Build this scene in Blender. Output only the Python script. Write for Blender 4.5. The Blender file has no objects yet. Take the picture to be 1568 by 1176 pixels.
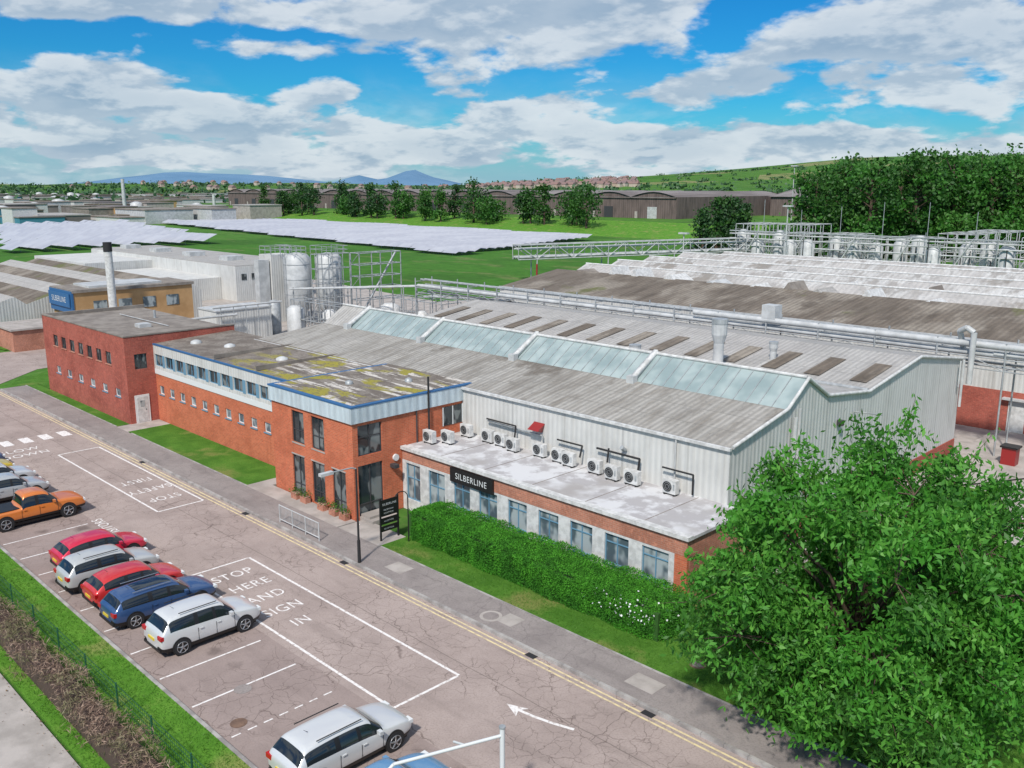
import bpy, math, random, bmesh
import numpy as np
from mathutils import Vector, Matrix
random.seed(5); rng=np.random.default_rng(7)
S2=math.sqrt(.5)
C=bpy.context.collection
def cam_to_site(r,f): return ((r-f)*S2,(r+f)*S2)   # camera right/forward grid -> site grid

# ------------------------------------------------------------ materials
def newmat(n):
    m=bpy.data.materials.new(n);m.use_nodes=True;nt=m.node_tree
    return m,nt,nt.nodes['Principled BSDF']
def N(nt,t,**k):
    n=nt.nodes.new(t)
    for a,b in k.items():
        if a in n.inputs: n.inputs[a].default_value=b
        else: setattr(n,a,b)
    return n
def c4(c): return (c[0],c[1],c[2],1)
def mixc(nt,fac,a,b,mode='MIX'):
    m=nt.nodes.new('ShaderNodeMix');m.data_type='RGBA';m.blend_type=mode
    for sock,v in ((m.inputs[0],fac),(m.inputs[6],a),(m.inputs[7],b)):
        if hasattr(v,'is_linked'): nt.links.new(v,sock)
        elif isinstance(v,(int,float)): sock.default_value=v
        else: sock.default_value=c4(v)
    return m.outputs[2]
def mth(nt,op,a,b=None,c=None,clamp=False):
    m=nt.nodes.new('ShaderNodeMath');m.operation=op;m.use_clamp=clamp
    for i,v in enumerate((a,b,c)):
        if v is None: continue
        if hasattr(v,'is_linked'): nt.links.new(v,m.inputs[i])
        else: m.inputs[i].default_value=v
    return m.outputs[0]
def sstep(nt,v,a,b):
    m=nt.nodes.new('ShaderNodeMapRange');m.interpolation_type='SMOOTHSTEP'
    nt.links.new(v,m.inputs[0]);m.inputs[1].default_value=a;m.inputs[2].default_value=b
    return m.outputs[0]
def geo(nt,scale=(1,1,1)):
    g=nt.nodes.new('ShaderNodeNewGeometry')
    mp=nt.nodes.new('ShaderNodeMapping');mp.inputs['Scale'].default_value=scale
    nt.links.new(g.outputs['Position'],mp.inputs['Vector']);return mp.outputs[0]
def noise(nt,vec,sc,det=6,rough=.6,dist=0):
    n=N(nt,'ShaderNodeTexNoise',Scale=sc,Detail=det,Roughness=rough,Distortion=dist)
    nt.links.new(vec,n.inputs['Vector']);return n.outputs[0]
def bump(nt,b,h,strength,dist=.05):
    n=N(nt,'ShaderNodeBump',Strength=strength,Distance=dist);nt.links.new(h,n.inputs['Height'])
    nt.links.new(n.outputs[0],b.inputs['Normal'])
def mat(n,c1,c2=None,sc=2.,rough=.75,bmp=0,metal=0,spec=.3,st=(1,1,1),lo=.35,hi=.65,c3=None):
    m,nt,b=newmat(n);b.inputs['Roughness'].default_value=rough;b.inputs['Metallic'].default_value=metal
    b.inputs['Specular IOR Level'].default_value=spec
    v=geo(nt,st)
    if c2 is None: c2=tuple(x*.8 for x in c1)
    f=noise(nt,v,sc);o=mixc(nt,sstep(nt,f,lo,hi),c1,c2)
    if c3: o=mixc(nt,sstep(nt,noise(nt,geo(nt),sc*.23,4),.5,.66),o,c3)
    nt.links.new(o,b.inputs['Base Color'])
    if bmp: bump(nt,b,noise(nt,v,sc*6,3),bmp)
    return m
def xy(nt):
    g=nt.nodes.new('ShaderNodeNewGeometry');s=nt.nodes.new('ShaderNodeSeparateXYZ');nt.links.new(g.outputs['Position'],s.inputs[0]);return s.outputs
def corr(n,c1,c2,period=.3,c3=None,axis='xy',depth=.35,rough=.7,streak=(3,.35,3),dsc=1.,lo=.4,hi=.68,panel=0,c3r=(.45,.62),moss=None,lap=0):
    m,nt,b=newmat(n);b.inputs['Roughness'].default_value=rough;b.inputs['Specular IOR Level'].default_value=.25
    s=xy(nt)
    t=mth(nt,'ADD',s[0],s[1]) if axis=='xy' else s[0]
    w=mth(nt,'SINE',mth(nt,'MULTIPLY',t,2*math.pi/period))
    w=mth(nt,'MULTIPLY_ADD',w,.5,.5)
    v=geo(nt,streak);f=sstep(nt,noise(nt,v,dsc,8,.65),lo,hi)
    o=mixc(nt,f,c1,c2)
    if c3: o=mixc(nt,sstep(nt,noise(nt,geo(nt,(1,.6,1)),.22,5,.6),*c3r),o,c3)
    if moss: o=mixc(nt,sstep(nt,noise(nt,geo(nt,(1,.7,1)),.16,7,.65),.58,.66),o,moss)
    if axis=='x':
        o=mixc(nt,mth(nt,'MULTIPLY',sstep(nt,noise(nt,geo(nt),3.2,6,.7),.52,.66),.45),o,tuple(x*.35 for x in c1))
        sh=mth(nt,'FLOOR',mth(nt,'DIVIDE',s[0],1.05));sh2=mth(nt,'FLOOR',mth(nt,'DIVIDE',s[1],1.7))
        wn=nt.nodes.new('ShaderNodeTexWhiteNoise');wn.noise_dimensions='2D';cb=nt.nodes.new('ShaderNodeCombineXYZ');nt.links.new(sh,cb.inputs[0]);nt.links.new(sh2,cb.inputs[1]);nt.links.new(cb.outputs[0],wn.inputs['Vector'])
        o=mixc(nt,mth(nt,'MULTIPLY',wn.outputs[0],.22),o,tuple(x*.4 for x in c1))
    o=mixc(nt,mth(nt,'MULTIPLY',w,depth),o,tuple(x*.45 for x in c1))
    if panel:
        p=mth(nt,'FRACT',mth(nt,'DIVIDE',t,panel));p=mth(nt,'LESS_THAN',p,.03)
        o=mixc(nt,mth(nt,'MULTIPLY',p,.4),o,tuple(x*.5 for x in c1))
        o=mixc(nt,mth(nt,'MULTIPLY',sstep(nt,noise(nt,geo(nt,(2.2,2.2,.15)),1.,6,.7),.5,.75),.4),o,(.33,.30,.26))
    if lap:
        p=mth(nt,'FRACT',mth(nt,'DIVIDE',s[1],lap));p=mth(nt,'LESS_THAN',p,.05)
        o=mixc(nt,mth(nt,'MULTIPLY',p,.35),o,tuple(x*.4 for x in c1))
    nt.links.new(o,b.inputs['Base Color']);bump(nt,b,w,.5,.04)
    return m
def brick(n,c1,c2,mo):
    m,nt,b=newmat(n);b.inputs['Roughness'].default_value=.85;b.inputs['Specular IOR Level'].default_value=.2
    s=xy(nt);cb=nt.nodes.new('ShaderNodeCombineXYZ');nt.links.new(mth(nt,'ADD',s[0],s[1]),cb.inputs[0]);nt.links.new(s[2],cb.inputs[1])
    br=N(nt,'ShaderNodeTexBrick',Scale=1.);nt.links.new(cb.outputs[0],br.inputs['Vector'])
    br.inputs['Color1'].default_value=c4(c1);br.inputs['Color2'].default_value=c4(c2);br.inputs['Mortar'].default_value=c4(mo)
    br.inputs['Brick Width'].default_value=.3;br.inputs['Row Height'].default_value=.1;br.inputs['Mortar Size'].default_value=.010
    o=mixc(nt,mth(nt,'MULTIPLY',sstep(nt,noise(nt,geo(nt),.6,6),.4,.7),.5),br.outputs[0],tuple(x*.5 for x in c1))
    o=mixc(nt,mth(nt,'MULTIPLY',sstep(nt,noise(nt,geo(nt),5,5,.7),.48,.7),.5),o,tuple(min(1,x*1.6) for x in c2))
    o=mixc(nt,mth(nt,'MULTIPLY',sstep(nt,noise(nt,geo(nt,(2.5,2.5,.3)),1,5,.7),.55,.75),.45),o,tuple(x*.4 for x in c1))
    nt.links.new(o,b.inputs['Base Color']);return m
def leafm(n,c1,c2,c3,trans=.25,nsc=.55,rough=.5):
    m,nt,b=newmat(n);b.inputs['Roughness'].default_value=rough;b.inputs['Specular IOR Level'].default_value=.3
    g=nt.nodes.new('ShaderNodeNewGeometry');r=g.outputs['Random Per Island']
    o=mixc(nt,r,c1,c2);o=mixc(nt,sstep(nt,noise(nt,geo(nt),nsc,3),.42,.62),o,c3)
    nt.links.new(o,b.inputs['Base Color'])
    tr=N(nt,'ShaderNodeBsdfTranslucent');nt.links.new(mixc(nt,.5,o,(c2[0]*1.4,c2[1]*1.4,c2[2])),tr.inputs[0])
    mx=N(nt,'ShaderNodeMixShader');mx.inputs[0].default_value=trans
    nt.links.new(b.outputs[0],mx.inputs[1]);nt.links.new(tr.outputs[0],mx.inputs[2])
    nt.links.new(mx.outputs[0],nt.nodes['Material Output'].inputs[0]);return m
def glassm(n,c1,c2,rough=.06,lo=.5,hi=.55,sc=.9):
    m,nt,b=newmat(n);b.inputs['Roughness'].default_value=rough;b.inputs['Specular IOR Level'].default_value=.7
    o=mixc(nt,sstep(nt,noise(nt,geo(nt,(1,1,.7)),sc,2),lo,hi),c1,c2);nt.links.new(o,b.inputs['Base Color']);return m
def plain(n,c,rough=.5,metal=0,spec=.5,coat=0):
    m,nt,b=newmat(n);b.inputs['Roughness'].default_value=rough;b.inputs['Metallic'].default_value=metal
    b.inputs['Specular IOR Level'].default_value=spec;b.inputs['Base Color'].default_value=c4(c);b.inputs['Coat Weight'].default_value=coat
    b.inputs['Coat Roughness'].default_value=.05
    return m
def asphalt(n,c1,c2,cr,crack=1.,csc=.55,oil=False):
    m,nt,b=newmat(n);b.inputs['Roughness'].default_value=.9;b.inputs['Specular IOR Level'].default_value=.2
    v=geo(nt)
    o=mixc(nt,sstep(nt,noise(nt,v,.35,8,.7),.38,.64),c1,c2)
    o=mixc(nt,mth(nt,'MULTIPLY',sstep(nt,noise(nt,v,14,3),.45,.68),.4),o,tuple(x*.55 for x in c1))
    o=mixc(nt,mth(nt,'MULTIPLY',sstep(nt,noise(nt,geo(nt,(.25,1,1)),.9,4),.52,.70),.4),o,tuple(x*.66 for x in c2))
    if oil:
        s=xy(nt);bay=mth(nt,'LESS_THAN',s[1],17.4)
        o=mixc(nt,mth(nt,'MULTIPLY',bay,.38),o,(c2[0]*.62,c2[1]*.58,c2[2]*.6))
        vo=N(nt,'ShaderNodeTexVoronoi',Scale=.42);nt.links.new(v,vo.inputs['Vector'])
        o=mixc(nt,mth(nt,'MULTIPLY',mth(nt,'MULTIPLY',sstep(nt,mth(nt,'ADD',vo.outputs['Distance'],mth(nt,'MULTIPLY',noise(nt,v,3,4),.2)),.34,.16),bay),.6),o,(.08,.06,.055))
        jn=mth(nt,'ABSOLUTE',mth(nt,'SUBTRACT',mth(nt,'ADD',s[1],mth(nt,'MULTIPLY',noise(nt,v,.8,4),.16)),21.75))
        o=mixc(nt,mth(nt,'MULTIPLY',sstep(nt,jn,.035,.01),.5),o,(.10,.08,.07))
    wv=nt.nodes.new('ShaderNodeTexNoise');wv.inputs['Scale'].default_value=1.3;wv.inputs['Detail'].default_value=5;nt.links.new(v,wv.inputs['Vector'])
    ad=nt.nodes.new('ShaderNodeVectorMath');ad.operation='MULTIPLY_ADD';nt.links.new(wv.outputs['Color'],ad.inputs[0]);ad.inputs[1].default_value=(.9,.9,0);nt.links.new(v,ad.inputs[2])
    for sc,th,k in ((csc,.010,.7),(csc*2.6,.026,.5)):
        vo=N(nt,'ShaderNodeTexVoronoi',feature='DISTANCE_TO_EDGE',Scale=sc);nt.links.new(ad.outputs[0],vo.inputs['Vector'])
        e=sstep(nt,vo.outputs[0],th,0);
        e=mth(nt,'MULTIPLY',e,mth(nt,'MULTIPLY',sstep(nt,noise(nt,v,.3,3),.38,.54),k*crack))
        o=mixc(nt,e,o,cr)
    nt.links.new(o,b.inputs['Base Color']);bump(nt,b,noise(nt,v,25,3),.25,.02);return m
def grassm(n,c1,c2,c3,sc=.5):
    m,nt,b=newmat(n);b.inputs['Roughness'].default_value=.9;b.inputs['Specular IOR Level'].default_value=.15
    v=geo(nt)
    o=mixc(nt,sstep(nt,noise(nt,v,sc,8,.7),.38,.62),c1,c2)
    o=mixc(nt,sstep(nt,noise(nt,v,sc*.5,6,.6),.53,.68),o,c3)
    o=mixc(nt,mth(nt,'MULTIPLY',sstep(nt,noise(nt,v,18,4,.7),.4,.65),.5),o,tuple(x*.5 for x in c1))
    nt.links.new(o,b.inputs['Base Color']);bump(nt,b,noise(nt,v,22,4),.6,.06);return m

M={}
M['asph']=asphalt('asphalt',(.41,.335,.305),(.34,.275,.25),(.11,.08,.07),oil=True)
M['pave']=asphalt('pavement_tar',(.31,.275,.26),(.25,.22,.21),(.12,.1,.1),.5,.3)
M['conc']=mat('concrete',(.44,.40,.37),(.32,.29,.265),.8,.9,.2)
M['kerb']=mat('kerb',(.42,.40,.38),(.25,.23,.22),1.5,.9)
M['grass']=grassm('lawn',(.06,.165,.018),(.10,.235,.03),(.22,.23,.07))
M['grass2']=grassm('verge_grass',(.085,.23,.022),(.13,.30,.035),(.24,.28,.08),.7)
M['white']=mat('white_paint',(.66,.66,.65),(.48,.48,.47),3,.6)
M['line']=mat('road_line',(.78,.75,.73),(.46,.39,.36),5,.8,lo=.48,hi=.68)
M['yellow']=mat('yellow_line',(.72,.60,.34),(.46,.37,.27),4,.8,lo=.42,hi=.68)
M['brickA']=brick('brick_orange',(.60,.165,.08),(.47,.12,.06),(.50,.25,.16))
M['brickB']=brick('brick_red',(.33,.08,.06),(.41,.105,.075),(.36,.17,.13))
M['brickC']=brick('brick_brown',(.42,.17,.11),(.48,.20,.13),(.44,.29,.23))
M['clad']=corr('white_cladding',(.62,.62,.60),(.54,.54,.52),.35,depth=.16,streak=(.7,.7,.5),panel=4.)
M['band']=corr('band_cladding',(.56,.65,.69),(.44,.50,.53),.5,depth=.2,streak=(2,2,.4))
M['roofA']=corr('factory_roof_near',(.43,.41,.375),(.24,.215,.185),.36,(.44,.42,.39),axis='x',depth=.5,streak=(1.6,.25,1),dsc=.9,c3r=(.5,.7),moss=(.15,.125,.10),lap=1.7)
M['roofB']=corr('factory_roof_mid',(.50,.485,.46),(.36,.345,.325),.36,(.44,.42,.40),axis='x',depth=.4,streak=(2.,.2,1),lap=2.4)
M['roofD']=corr('dark_roof',(.20,.165,.13),(.115,.092,.07),.5,(.33,.29,.24),axis='x',depth=.35,streak=(1.4,.15,1),moss=(.15,.16,.055))
M['roofW']=corr('white_roof',(.58,.575,.56),(.34,.32,.30),.6,(.50,.48,.46),axis='x',depth=.25,streak=(1.,.3,1),lo=.42,hi=.58,moss=(.26,.23,.20))
M['flat']=mat('felt_roof',(.40,.385,.39),(.60,.60,.61),.9,.85,lo=.42,hi=.56,c3=(.36,.34,.33))
M['felt']=mat('dark_felt',(.19,.165,.145),(.28,.25,.22),.8,.9)
M['glass']=glassm('window_glass',(.025,.035,.04),(.16,.18,.18))
M['glassL']=glassm('window_glass_light',(.08,.11,.13),(.36,.41,.42),.1,.44,.6,1.1)
M['sky_gl']=glassm('rooflight_glass',(.25,.32,.32),(.38,.45,.44),.3,.35,.7,.7)
M['frameW']=plain('frame_white',(.68,.70,.70),.5)
M['frameB']=plain('frame_blue',(.13,.27,.38),.5)
M['frameD']=plain('frame_dark',(.05,.05,.055),.5)
M['blue']=plain('blue_trim',(.03,.12,.28),.5)
M['steel']=mat('galvanised_steel',(.44,.46,.47),(.30,.32,.33),2,.45,0,.2)
M['steelw']=mat('pale_steel',(.56,.57,.57),(.42,.43,.43),1,.5,0,.05)
M['black']=plain('black',(.012,.012,.013),.45)
M['rub']=plain('rubber',(.02,.02,.022),.8)
M['rim']=plain('alloy',(.45,.46,.48),.3,.8)
M['red']=plain('red_paint',(.28,.02,.02),.4)
M['tan']=mat('tan_panel',(.50,.31,.15),(.40,.24,.11),.5)
M['teal']=plain('teal_panel',(.06,.22,.30),.5)
M['bark']=mat('bark',(.13,.09,.065),(.07,.05,.04),6,.95,.5,st=(1,1,.3))
M['soil']=mat('soil',(.22,.14,.10),(.14,.09,.07),3,.95,.4)
def mossroof():
    m,nt,b=newmat('mossy_roof');b.inputs['Roughness'].default_value=.9
    o=mixc(nt,sstep(nt,noise(nt,geo(nt),.8,8),.35,.65),(.14,.115,.095),(.24,.21,.18))
    s=xy(nt)
    rot=nt.nodes.new('ShaderNodeMapping');rot.inputs['Rotation'].default_value=(0,0,.5);rot.inputs['Scale'].default_value=(.28,2.2,1);g=nt.nodes.new('ShaderNodeNewGeometry');nt.links.new(g.outputs['Position'],rot.inputs['Vector'])
    o=mixc(nt,mth(nt,'MULTIPLY',sstep(nt,noise(nt,rot.outputs[0],.9,6),.52,.58),sstep(nt,s[0],-58,-50)),o,(.58,.54,.49))
    msk=mth(nt,'MULTIPLY',sstep(nt,s[0],-61,-56),sstep(nt,noise(nt,geo(nt,(.35,.9,1)),.5,6,.62,.8),.50,.56))
    o=mixc(nt,msk,o,mixc(nt,noise(nt,geo(nt),3,4),(.38,.32,.03),(.20,.19,.04)))
    o=mixc(nt,mth(nt,'MULTIPLY',sstep(nt,noise(nt,geo(nt),5,5),.54,.62),.8),o,(.12,.10,.08))
    nt.links.new(o,b.inputs['Base Color']);return m
M['moss']=mossroof()

# ------------------------------------------------------------ mesh builder
class MB:
    def __init__(s): s.v=[];s.f=[];s.m=[];s.mats=[];s.sm=[]
    def mi(s,k):
        m=M[k] if isinstance(k,str) else k
        if m not in s.mats: s.mats.append(m)
        return s.mats.index(m)
    def add(s,vs,fs,k,smooth=False):
        o=len(s.v);i=s.mi(k);s.v+=[tuple(v) for v in vs];s.f+=[[a+o for a in f] for f in fs];s.m+=[i]*len(fs);s.sm+=[smooth]*len(fs)
    def box(s,x0,x1,y0,y1,z0,z1,k):
        if x0>x1:x0,x1=x1,x0
        if y0>y1:y0,y1=y1,y0
        v=[(x,y,z) for z in(z0,z1) for y in (y0,y1) for x in (x0,x1)]
        s.add(v,[(0,2,3,1),(4,5,7,6),(0,1,5,4),(1,3,7,5),(3,2,6,7),(2,0,4,6)],k)
    def quad(s,p,k): s.add(p,[tuple(range(len(p)))],k)
    def cyl(s,a,b,r0,r1,k,n=8,caps=True):
        a=Vector(a);b=Vector(b);d=b-a
        if d.length<1e-6:return
        d.normalize();u=d.orthogonal().normalized();w=d.cross(u);vs=[]
        for c,r in((a,r0),(b,r1)):
            for i in range(n):
                t=2*math.pi*i/n;vs.append(c+u*math.cos(t)*r+w*math.sin(t)*r)
        fs=[(i,(i+1)%n,n+(i+1)%n,n+i) for i in range(n)]
        s.add(vs,fs,k,True)
        if caps: s.add(vs,[tuple(range(n))[::-1],tuple(range(n,2*n))],k)
    def path(s,pts,r,k,n=6):
        for a,b in zip(pts,pts[1:]): s.cyl(a,b,r,r,k,n)
    def rings(s,cx,cy,prof,k,n=20,smooth=True):
        vs=[(cx+r*math.cos(2*math.pi*i/n),cy+r*math.sin(2*math.pi*i/n),z) for r,z in prof for i in range(n)]
        fs=[(j*n+i,j*n+(i+1)%n,(j+1)*n+(i+1)%n,(j+1)*n+i) for j in range(len(prof)-1) for i in range(n)]
        s.add(vs,fs,k,smooth)
        s.add(vs[-n:],[tuple(range(n))],k)
    def quads(s,V,k):
        o=len(s.v);i=s.mi(k);n=len(V);s.v+=[tuple(x) for x in V.reshape(-1,3).tolist()]
        s.f+=(np.arange(n*4).reshape(n,4)+o).tolist();s.m+=[i]*n;s.sm+=[False]*n
    def build(s,name,parent=None,loc=None):
        me=bpy.data.meshes.new(name);me.from_pydata(s.v,[],s.f)
        for m in s.mats: me.materials.append(m)
        me.polygons.foreach_set('material_index',s.m);me.polygons.foreach_set('use_smooth',s.sm);me.update()
        o=bpy.data.objects.new(name,me);C.objects.link(o)
        if parent:o.parent=parent
        if loc:o.location=loc
        return o
def empty(n,loc=(0,0,0)):
    o=bpy.data.objects.new(n,None);o.location=loc;o.empty_display_size=.1;C.objects.link(o);return o
def leaves(P,size,asp=.5,up=0.,droop=0.):
    n=len(P);a=rng.normal(size=(n,3));a[:,2]-=droop;a/=np.linalg.norm(a,axis=1)[:,None]
    r=rng.normal(size=(n,3));r[:,2]*=1-up
    b=np.cross(a,r);b/=np.linalg.norm(b,axis=1)[:,None]+1e-9
    s=(size*rng.uniform(.6,1.3,n))[:,None]
    return np.stack([P+a*s*.5,P+b*s*asp*.5,P-a*s*.5,P-b*s*asp*.5],1)

def band(b,ax,a0,a1,z0,z1,pos,ops,k,kg='glass',kf='frameW',t=.14,oz=None,mull=1,trans=None,sill=None):
    def bx(p,q,d0,d1,za,zb,kk):
        if ax=='x': b.box(p,q,pos+d0,pos+d1,za,zb,kk)
        else: b.box(pos-d1,pos-d0,p,q,za,zb,kk)
    o0,o1=oz if oz else (z0,z1)
    if o0>z0: bx(a0,a1,0,t,z0,o0,k)
    if o1<z1: bx(a0,a1,0,t,o1,z1,k)
    c=a0
    for p,q in sorted(ops):
        if p>c: bx(c,p,0,t,o0,o1,k)
        bx(p,q,t-.02,t,o0,o1,kg)
        w=.05
        bx(p,p+w,t-.07,t-.021,o0,o1,kf);bx(q-w,q,t-.07,t-.021,o0,o1,kf)
        bx(p+w,q-w,t-.07,t-.021,o0,o0+w,kf);bx(p+w,q-w,t-.07,t-.021,o1-w,o1,kf)
        for i in range(mull):
            x=p+(q-p)*(i+1)/(mull+1);bx(x-w/2,x+w/2,t-.065,t-.021,o0+w,o1-w,kf)
        if trans:
            z=o0+(o1-o0)*trans;bx(p+w,q-w,t-.06,t-.021,z-w/2,z+w/2,kf)
        if sill: bx(p-.06,q+.06,-.06,t-.08,o0-.07,o0-.003,sill)
        c=q
    if c<a1: bx(c,a1,0,t,o0,o1,k)

# ------------------------------------------------------------ ground
g=MB()
def fieldmat():
    m,nt,b=newmat('fields');b.inputs['Roughness'].default_value=.95;b.inputs['Specular IOR Level'].default_value=.1
    v=geo(nt);vo=N(nt,'ShaderNodeTexVoronoi',Scale=.0045);nt.links.new(v,vo.inputs['Vector'])
    sp=nt.nodes.new('ShaderNodeSeparateColor');nt.links.new(vo.outputs['Color'],sp.inputs[0])
    o=mixc(nt,sp.outputs[0],(.05,.165,.02),(.10,.22,.04))
    o=mixc(nt,mth(nt,'GREATER_THAN',sp.outputs[1],.8),o,(.27,.26,.12))
    o=mixc(nt,sstep(nt,noise(nt,v,.03,6,.65),.48,.62),o,(.05,.135,.022))
    o=mixc(nt,sstep(nt,noise(nt,geo(nt,(1,2.2,1)),.05,7,.7),.54,.64),o,(.14,.19,.06))
    o=mixc(nt,mth(nt,'MULTIPLY',sstep(nt,noise(nt,v,.4,6,.7),.4,.65),.5),o,(.03,.09,.013))
    nt.links.new(o,b.inputs['Base Color']);return m
M['field']=fieldmat()
g.quad([(-9000,-6000,-.03),(6000,-6000,-.03),(6000,9000,-.03),(-9000,9000,-.03)],'field');g.build('ground')
g=MB();g.quad([(-150,12.5,0),(30,12.5,0),(30,24.2,0),(-93,24.2,0),(-99,30,0),(-102,60,0),(-112,60,0),(-112,30,0),(-150,27,0)],'asph');g.build('road')
g=MB();g.quad([(-150,37,-.012),(40,30,-.012),(40,140,-.012),(-100,135,-.012),(-112,95,-.012),(-240,110,-.012),(-240,40,-.012)],'conc');g.build('yard_ground')
g=MB();g.box(-91,30,24.35,26.4,0,.12,'pave')
x=-91
while x<30: g.box(x,x+.9,24.2,24.35,0,.14,'kerb');g.box(x,x+.9,26.4,26.48,.0,.15,'kerb') if not(-50<x<-36.8 or -70.8<x<-67.6) else None;x+=.915
g.box(-39.9,-36.2,26.4,28.2,0,.125,'conc');g.box(-50,-48.9,26.4,29.7,0,.125,'conc');g.box(-48.9,-40,26.4,27.65,0,.125,'conc')
g.box(-69.9,-67.8,26.4,29.75,0,.125,'conc')
for x,w in ((-33.9,1.2),(-26,.9),(-19,1.3)): g.box(x,x+w,25.0,25.9,.1201,.126,'conc')
g.build('pavement')
g=MB();g.box(-91,-70,26.48,27.45,0,.13,'grass');g.box(-67.8,-50,26.48,29.75,0,.13,'grass');g.box(-36.2,25,26.48,31.05,0,.13,'grass')
g.box(-20.3,25,31.05,58,0,.13,'grass');g.box(-10,30,62,90,0,.13,'grass');g.quad([(-91,27.5,.13),(-88,27.5,.13),(-88,44,.13),(-96,44,.13),(-97,31,.13),(-94,26.4,.13),(-91,25,.13)],'grass')
g.quad([(-150,30,.05),(-113,31,.05),(-113,38,.05),(-150,38,.05)],'grass')
g.build('lawn')
g=MB();g.quad([(-21.3,35.9,.134),(-19.6,35.9,.134),(-19.0,57,.134),(-14,66,.134),(-14,75,.134),(-21.3,75,.134)],'conc')
g.quad([(-16,58,.14),(-14.5,58,.14),(-9,44,.14),(-2,36,.14),(-4,35,.14),(-11,43,.14)],'conc');g.build('path')
g=MB();g.box(-140,30,8.6,12.35,0,.12,'grass2');g.box(-140,30,12.35,12.5,0,.13,'kerb');g.build('grass_verge')
g=MB();g.quad([(-140,6.2,.05),(30,6.2,.05),(30,8.5,.05),(-140,8.5,.05)],'conc');g.build('footpath')
b=MB();TG=leafm('grass_blade',(.07,.20,.02),(.14,.30,.04),(.09,.22,.025),.3)
n=26000;P=rng.uniform(0,1,(n,3))*[50,3.7,0]+[-62,8.62,.15];V=leaves(P,.13,.18,1,0);V[:,0,2]=.22;V[:,2,2]=.11;b.quads(V,TG)
n=18000;P=rng.uniform(0,1,(n,3))*[30,4.5,0]+[-36,26.5,.16];V=leaves(P,.12,.18,1,0);V[:,0,2]=.21;V[:,2,2]=.12;b.quads(V,TG)
b.build('grass_tufts')
b=MB();n=900;P=rng.uniform(0,1,(n,3))*[55,.5,0]+[-70,8.5,.07];P[:,1]-=rng.exponential(.3,n);V=leaves(P,.1,.6,1,0);V[:,:,2]=.08+.03*rng.random((n,4));b.quads(V,leafm('dead_leaf',(.20,.12,.06),(.34,.22,.12),(.16,.1,.05),.05));b.build('fallen_leaves')

def strip(b,p,q,w,k='line',z=.004):
    p=Vector((*p,z));q=Vector((*q,z));d=(q-p).normalized();n=Vector((-d.y,d.x,0))*w/2
    b.quad([p+n,p-n,q-n,q+n],k)
g=MB()
strip(g,(-92,23.95),(30,23.95),.09,'yellow');strip(g,(-92,23.7),(30,23.7),.09,'yellow')
for a in ((-39.9,17.8,-23.9,21.0),(-65.6,20.6,-49.6,23.4)):
    x0,y0,x1,y1=a
    strip(g,(x0,y0),(x1,y0),.12);strip(g,(x0,y1),(x1,y1),.12);strip(g,(x0,y0+.061),(x0,y1-.061),.12);strip(g,(x1,y0+.061),(x1,y1-.061),.12)
for i in range(0,22):
    x=-29.1-i*2.68
    strip(g,(x,12.7),(x,17.0),.09,'line')
for k in range(7): strip(g,(-26.4,12.8+k*.62),(-26.4,13.15+k*.62),.07)
for i in range(5): g.quad([(-72,17.2+i*1.35,.004),(-70.4,17.2+i*1.35,.004),(-70.4,17.9+i*1.35,.004),(-72,17.9+i*1.35,.004)],'line')
pts=[(-18.4,21.45),(-19.2,21.2),(-20.0,21.02),(-20.6,20.95)]
for a,b_ in zip(pts,pts[1:]): strip(g,a,b_,.13)
g.quad([(-21.2,20.93,.0045),(-20.4,20.6,.0045),(-20.6,20.93,.0045),(-20.4,21.25,.0045)],'line')
g.build('road_markings')
def text(s,name,k,size,M4,parent=None,sx=1,ext=0,align='CENTER'):
    cu=bpy.data.curves.new(name,'FONT');cu.body=s;cu.size=size;cu.align_x=align;cu.align_y='CENTER';cu.extrude=ext;cu.space_character=1.12
    o=bpy.data.objects.new('tmp',cu);C.objects.link(o);bpy.context.view_layer.update()
    me=bpy.data.meshes.new_from_object(o.evaluated_get(bpy.context.evaluated_depsgraph_get()));bpy.data.objects.remove(o)
    me.transform(Matrix.Diagonal((sx,1,1,1)));me.transform(M4);me.materials.clear();me.materials.append(M[k])
    q=bpy.data.objects.new(name,me);C.objects.link(q)
    if parent:q.parent=parent
    return q
def roadtext(s,x,y,rot,size=1.0,sx=.8):
    text(s,'road_marking_text','line',size,Matrix.Translation((x,y,.005))@Matrix.Rotation(rot,4,'Z'),sx=sx)
for i,(s,y) in enumerate((('STOP',19.35),('HERE',19.4),('AND',19.3),('SIGN',19.2),('IN',19.15))): roadtext(s,-38.5+i*1.6,y,math.pi/2)
for i,s in enumerate(('STOP','SAFETY','FIRST')): roadtext(s,-51.8-i*2.1,22,-math.pi/2,1.1,.68)
roadtext('SLOW',-68.6,19,math.pi/2,1.1,.8);roadtext('DOWN',-67.2,19,math.pi/2,1.1,.8)
roadtext('VISITORS',-49.3,17.6,math.pi,.8,.9)
for (x,y,r) in ((-26.4,25.1,.5),(-17.7,28.0,.33)):
    g=MB();z=.12 if y<26.4 else .13;g.cyl((x,y,z),(x,y,z+.012),r,r,'conc' if y<26.4 else 'soil',24);g.cyl((x,y,z+.012),(x,y,z+.02),r*.72,r*.72,'pave' ,24);g.build('manhole_cover')
g=MB();g.cyl((-28.9,14.6,.004),(-28.9,14.6,.012),.33,.33,'pave',20);g.cyl((-27,13.4,.004),(-27,13.4,.012),.3,.3,'soil',20);g.build('manhole_cover')
g=MB();[g.box(x,x+.5,23.9,24.18,.006,.014,'rub') for x in(-36.2,-23.2,-17.4,-46,-60)];g.build('drain_grates')

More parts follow.
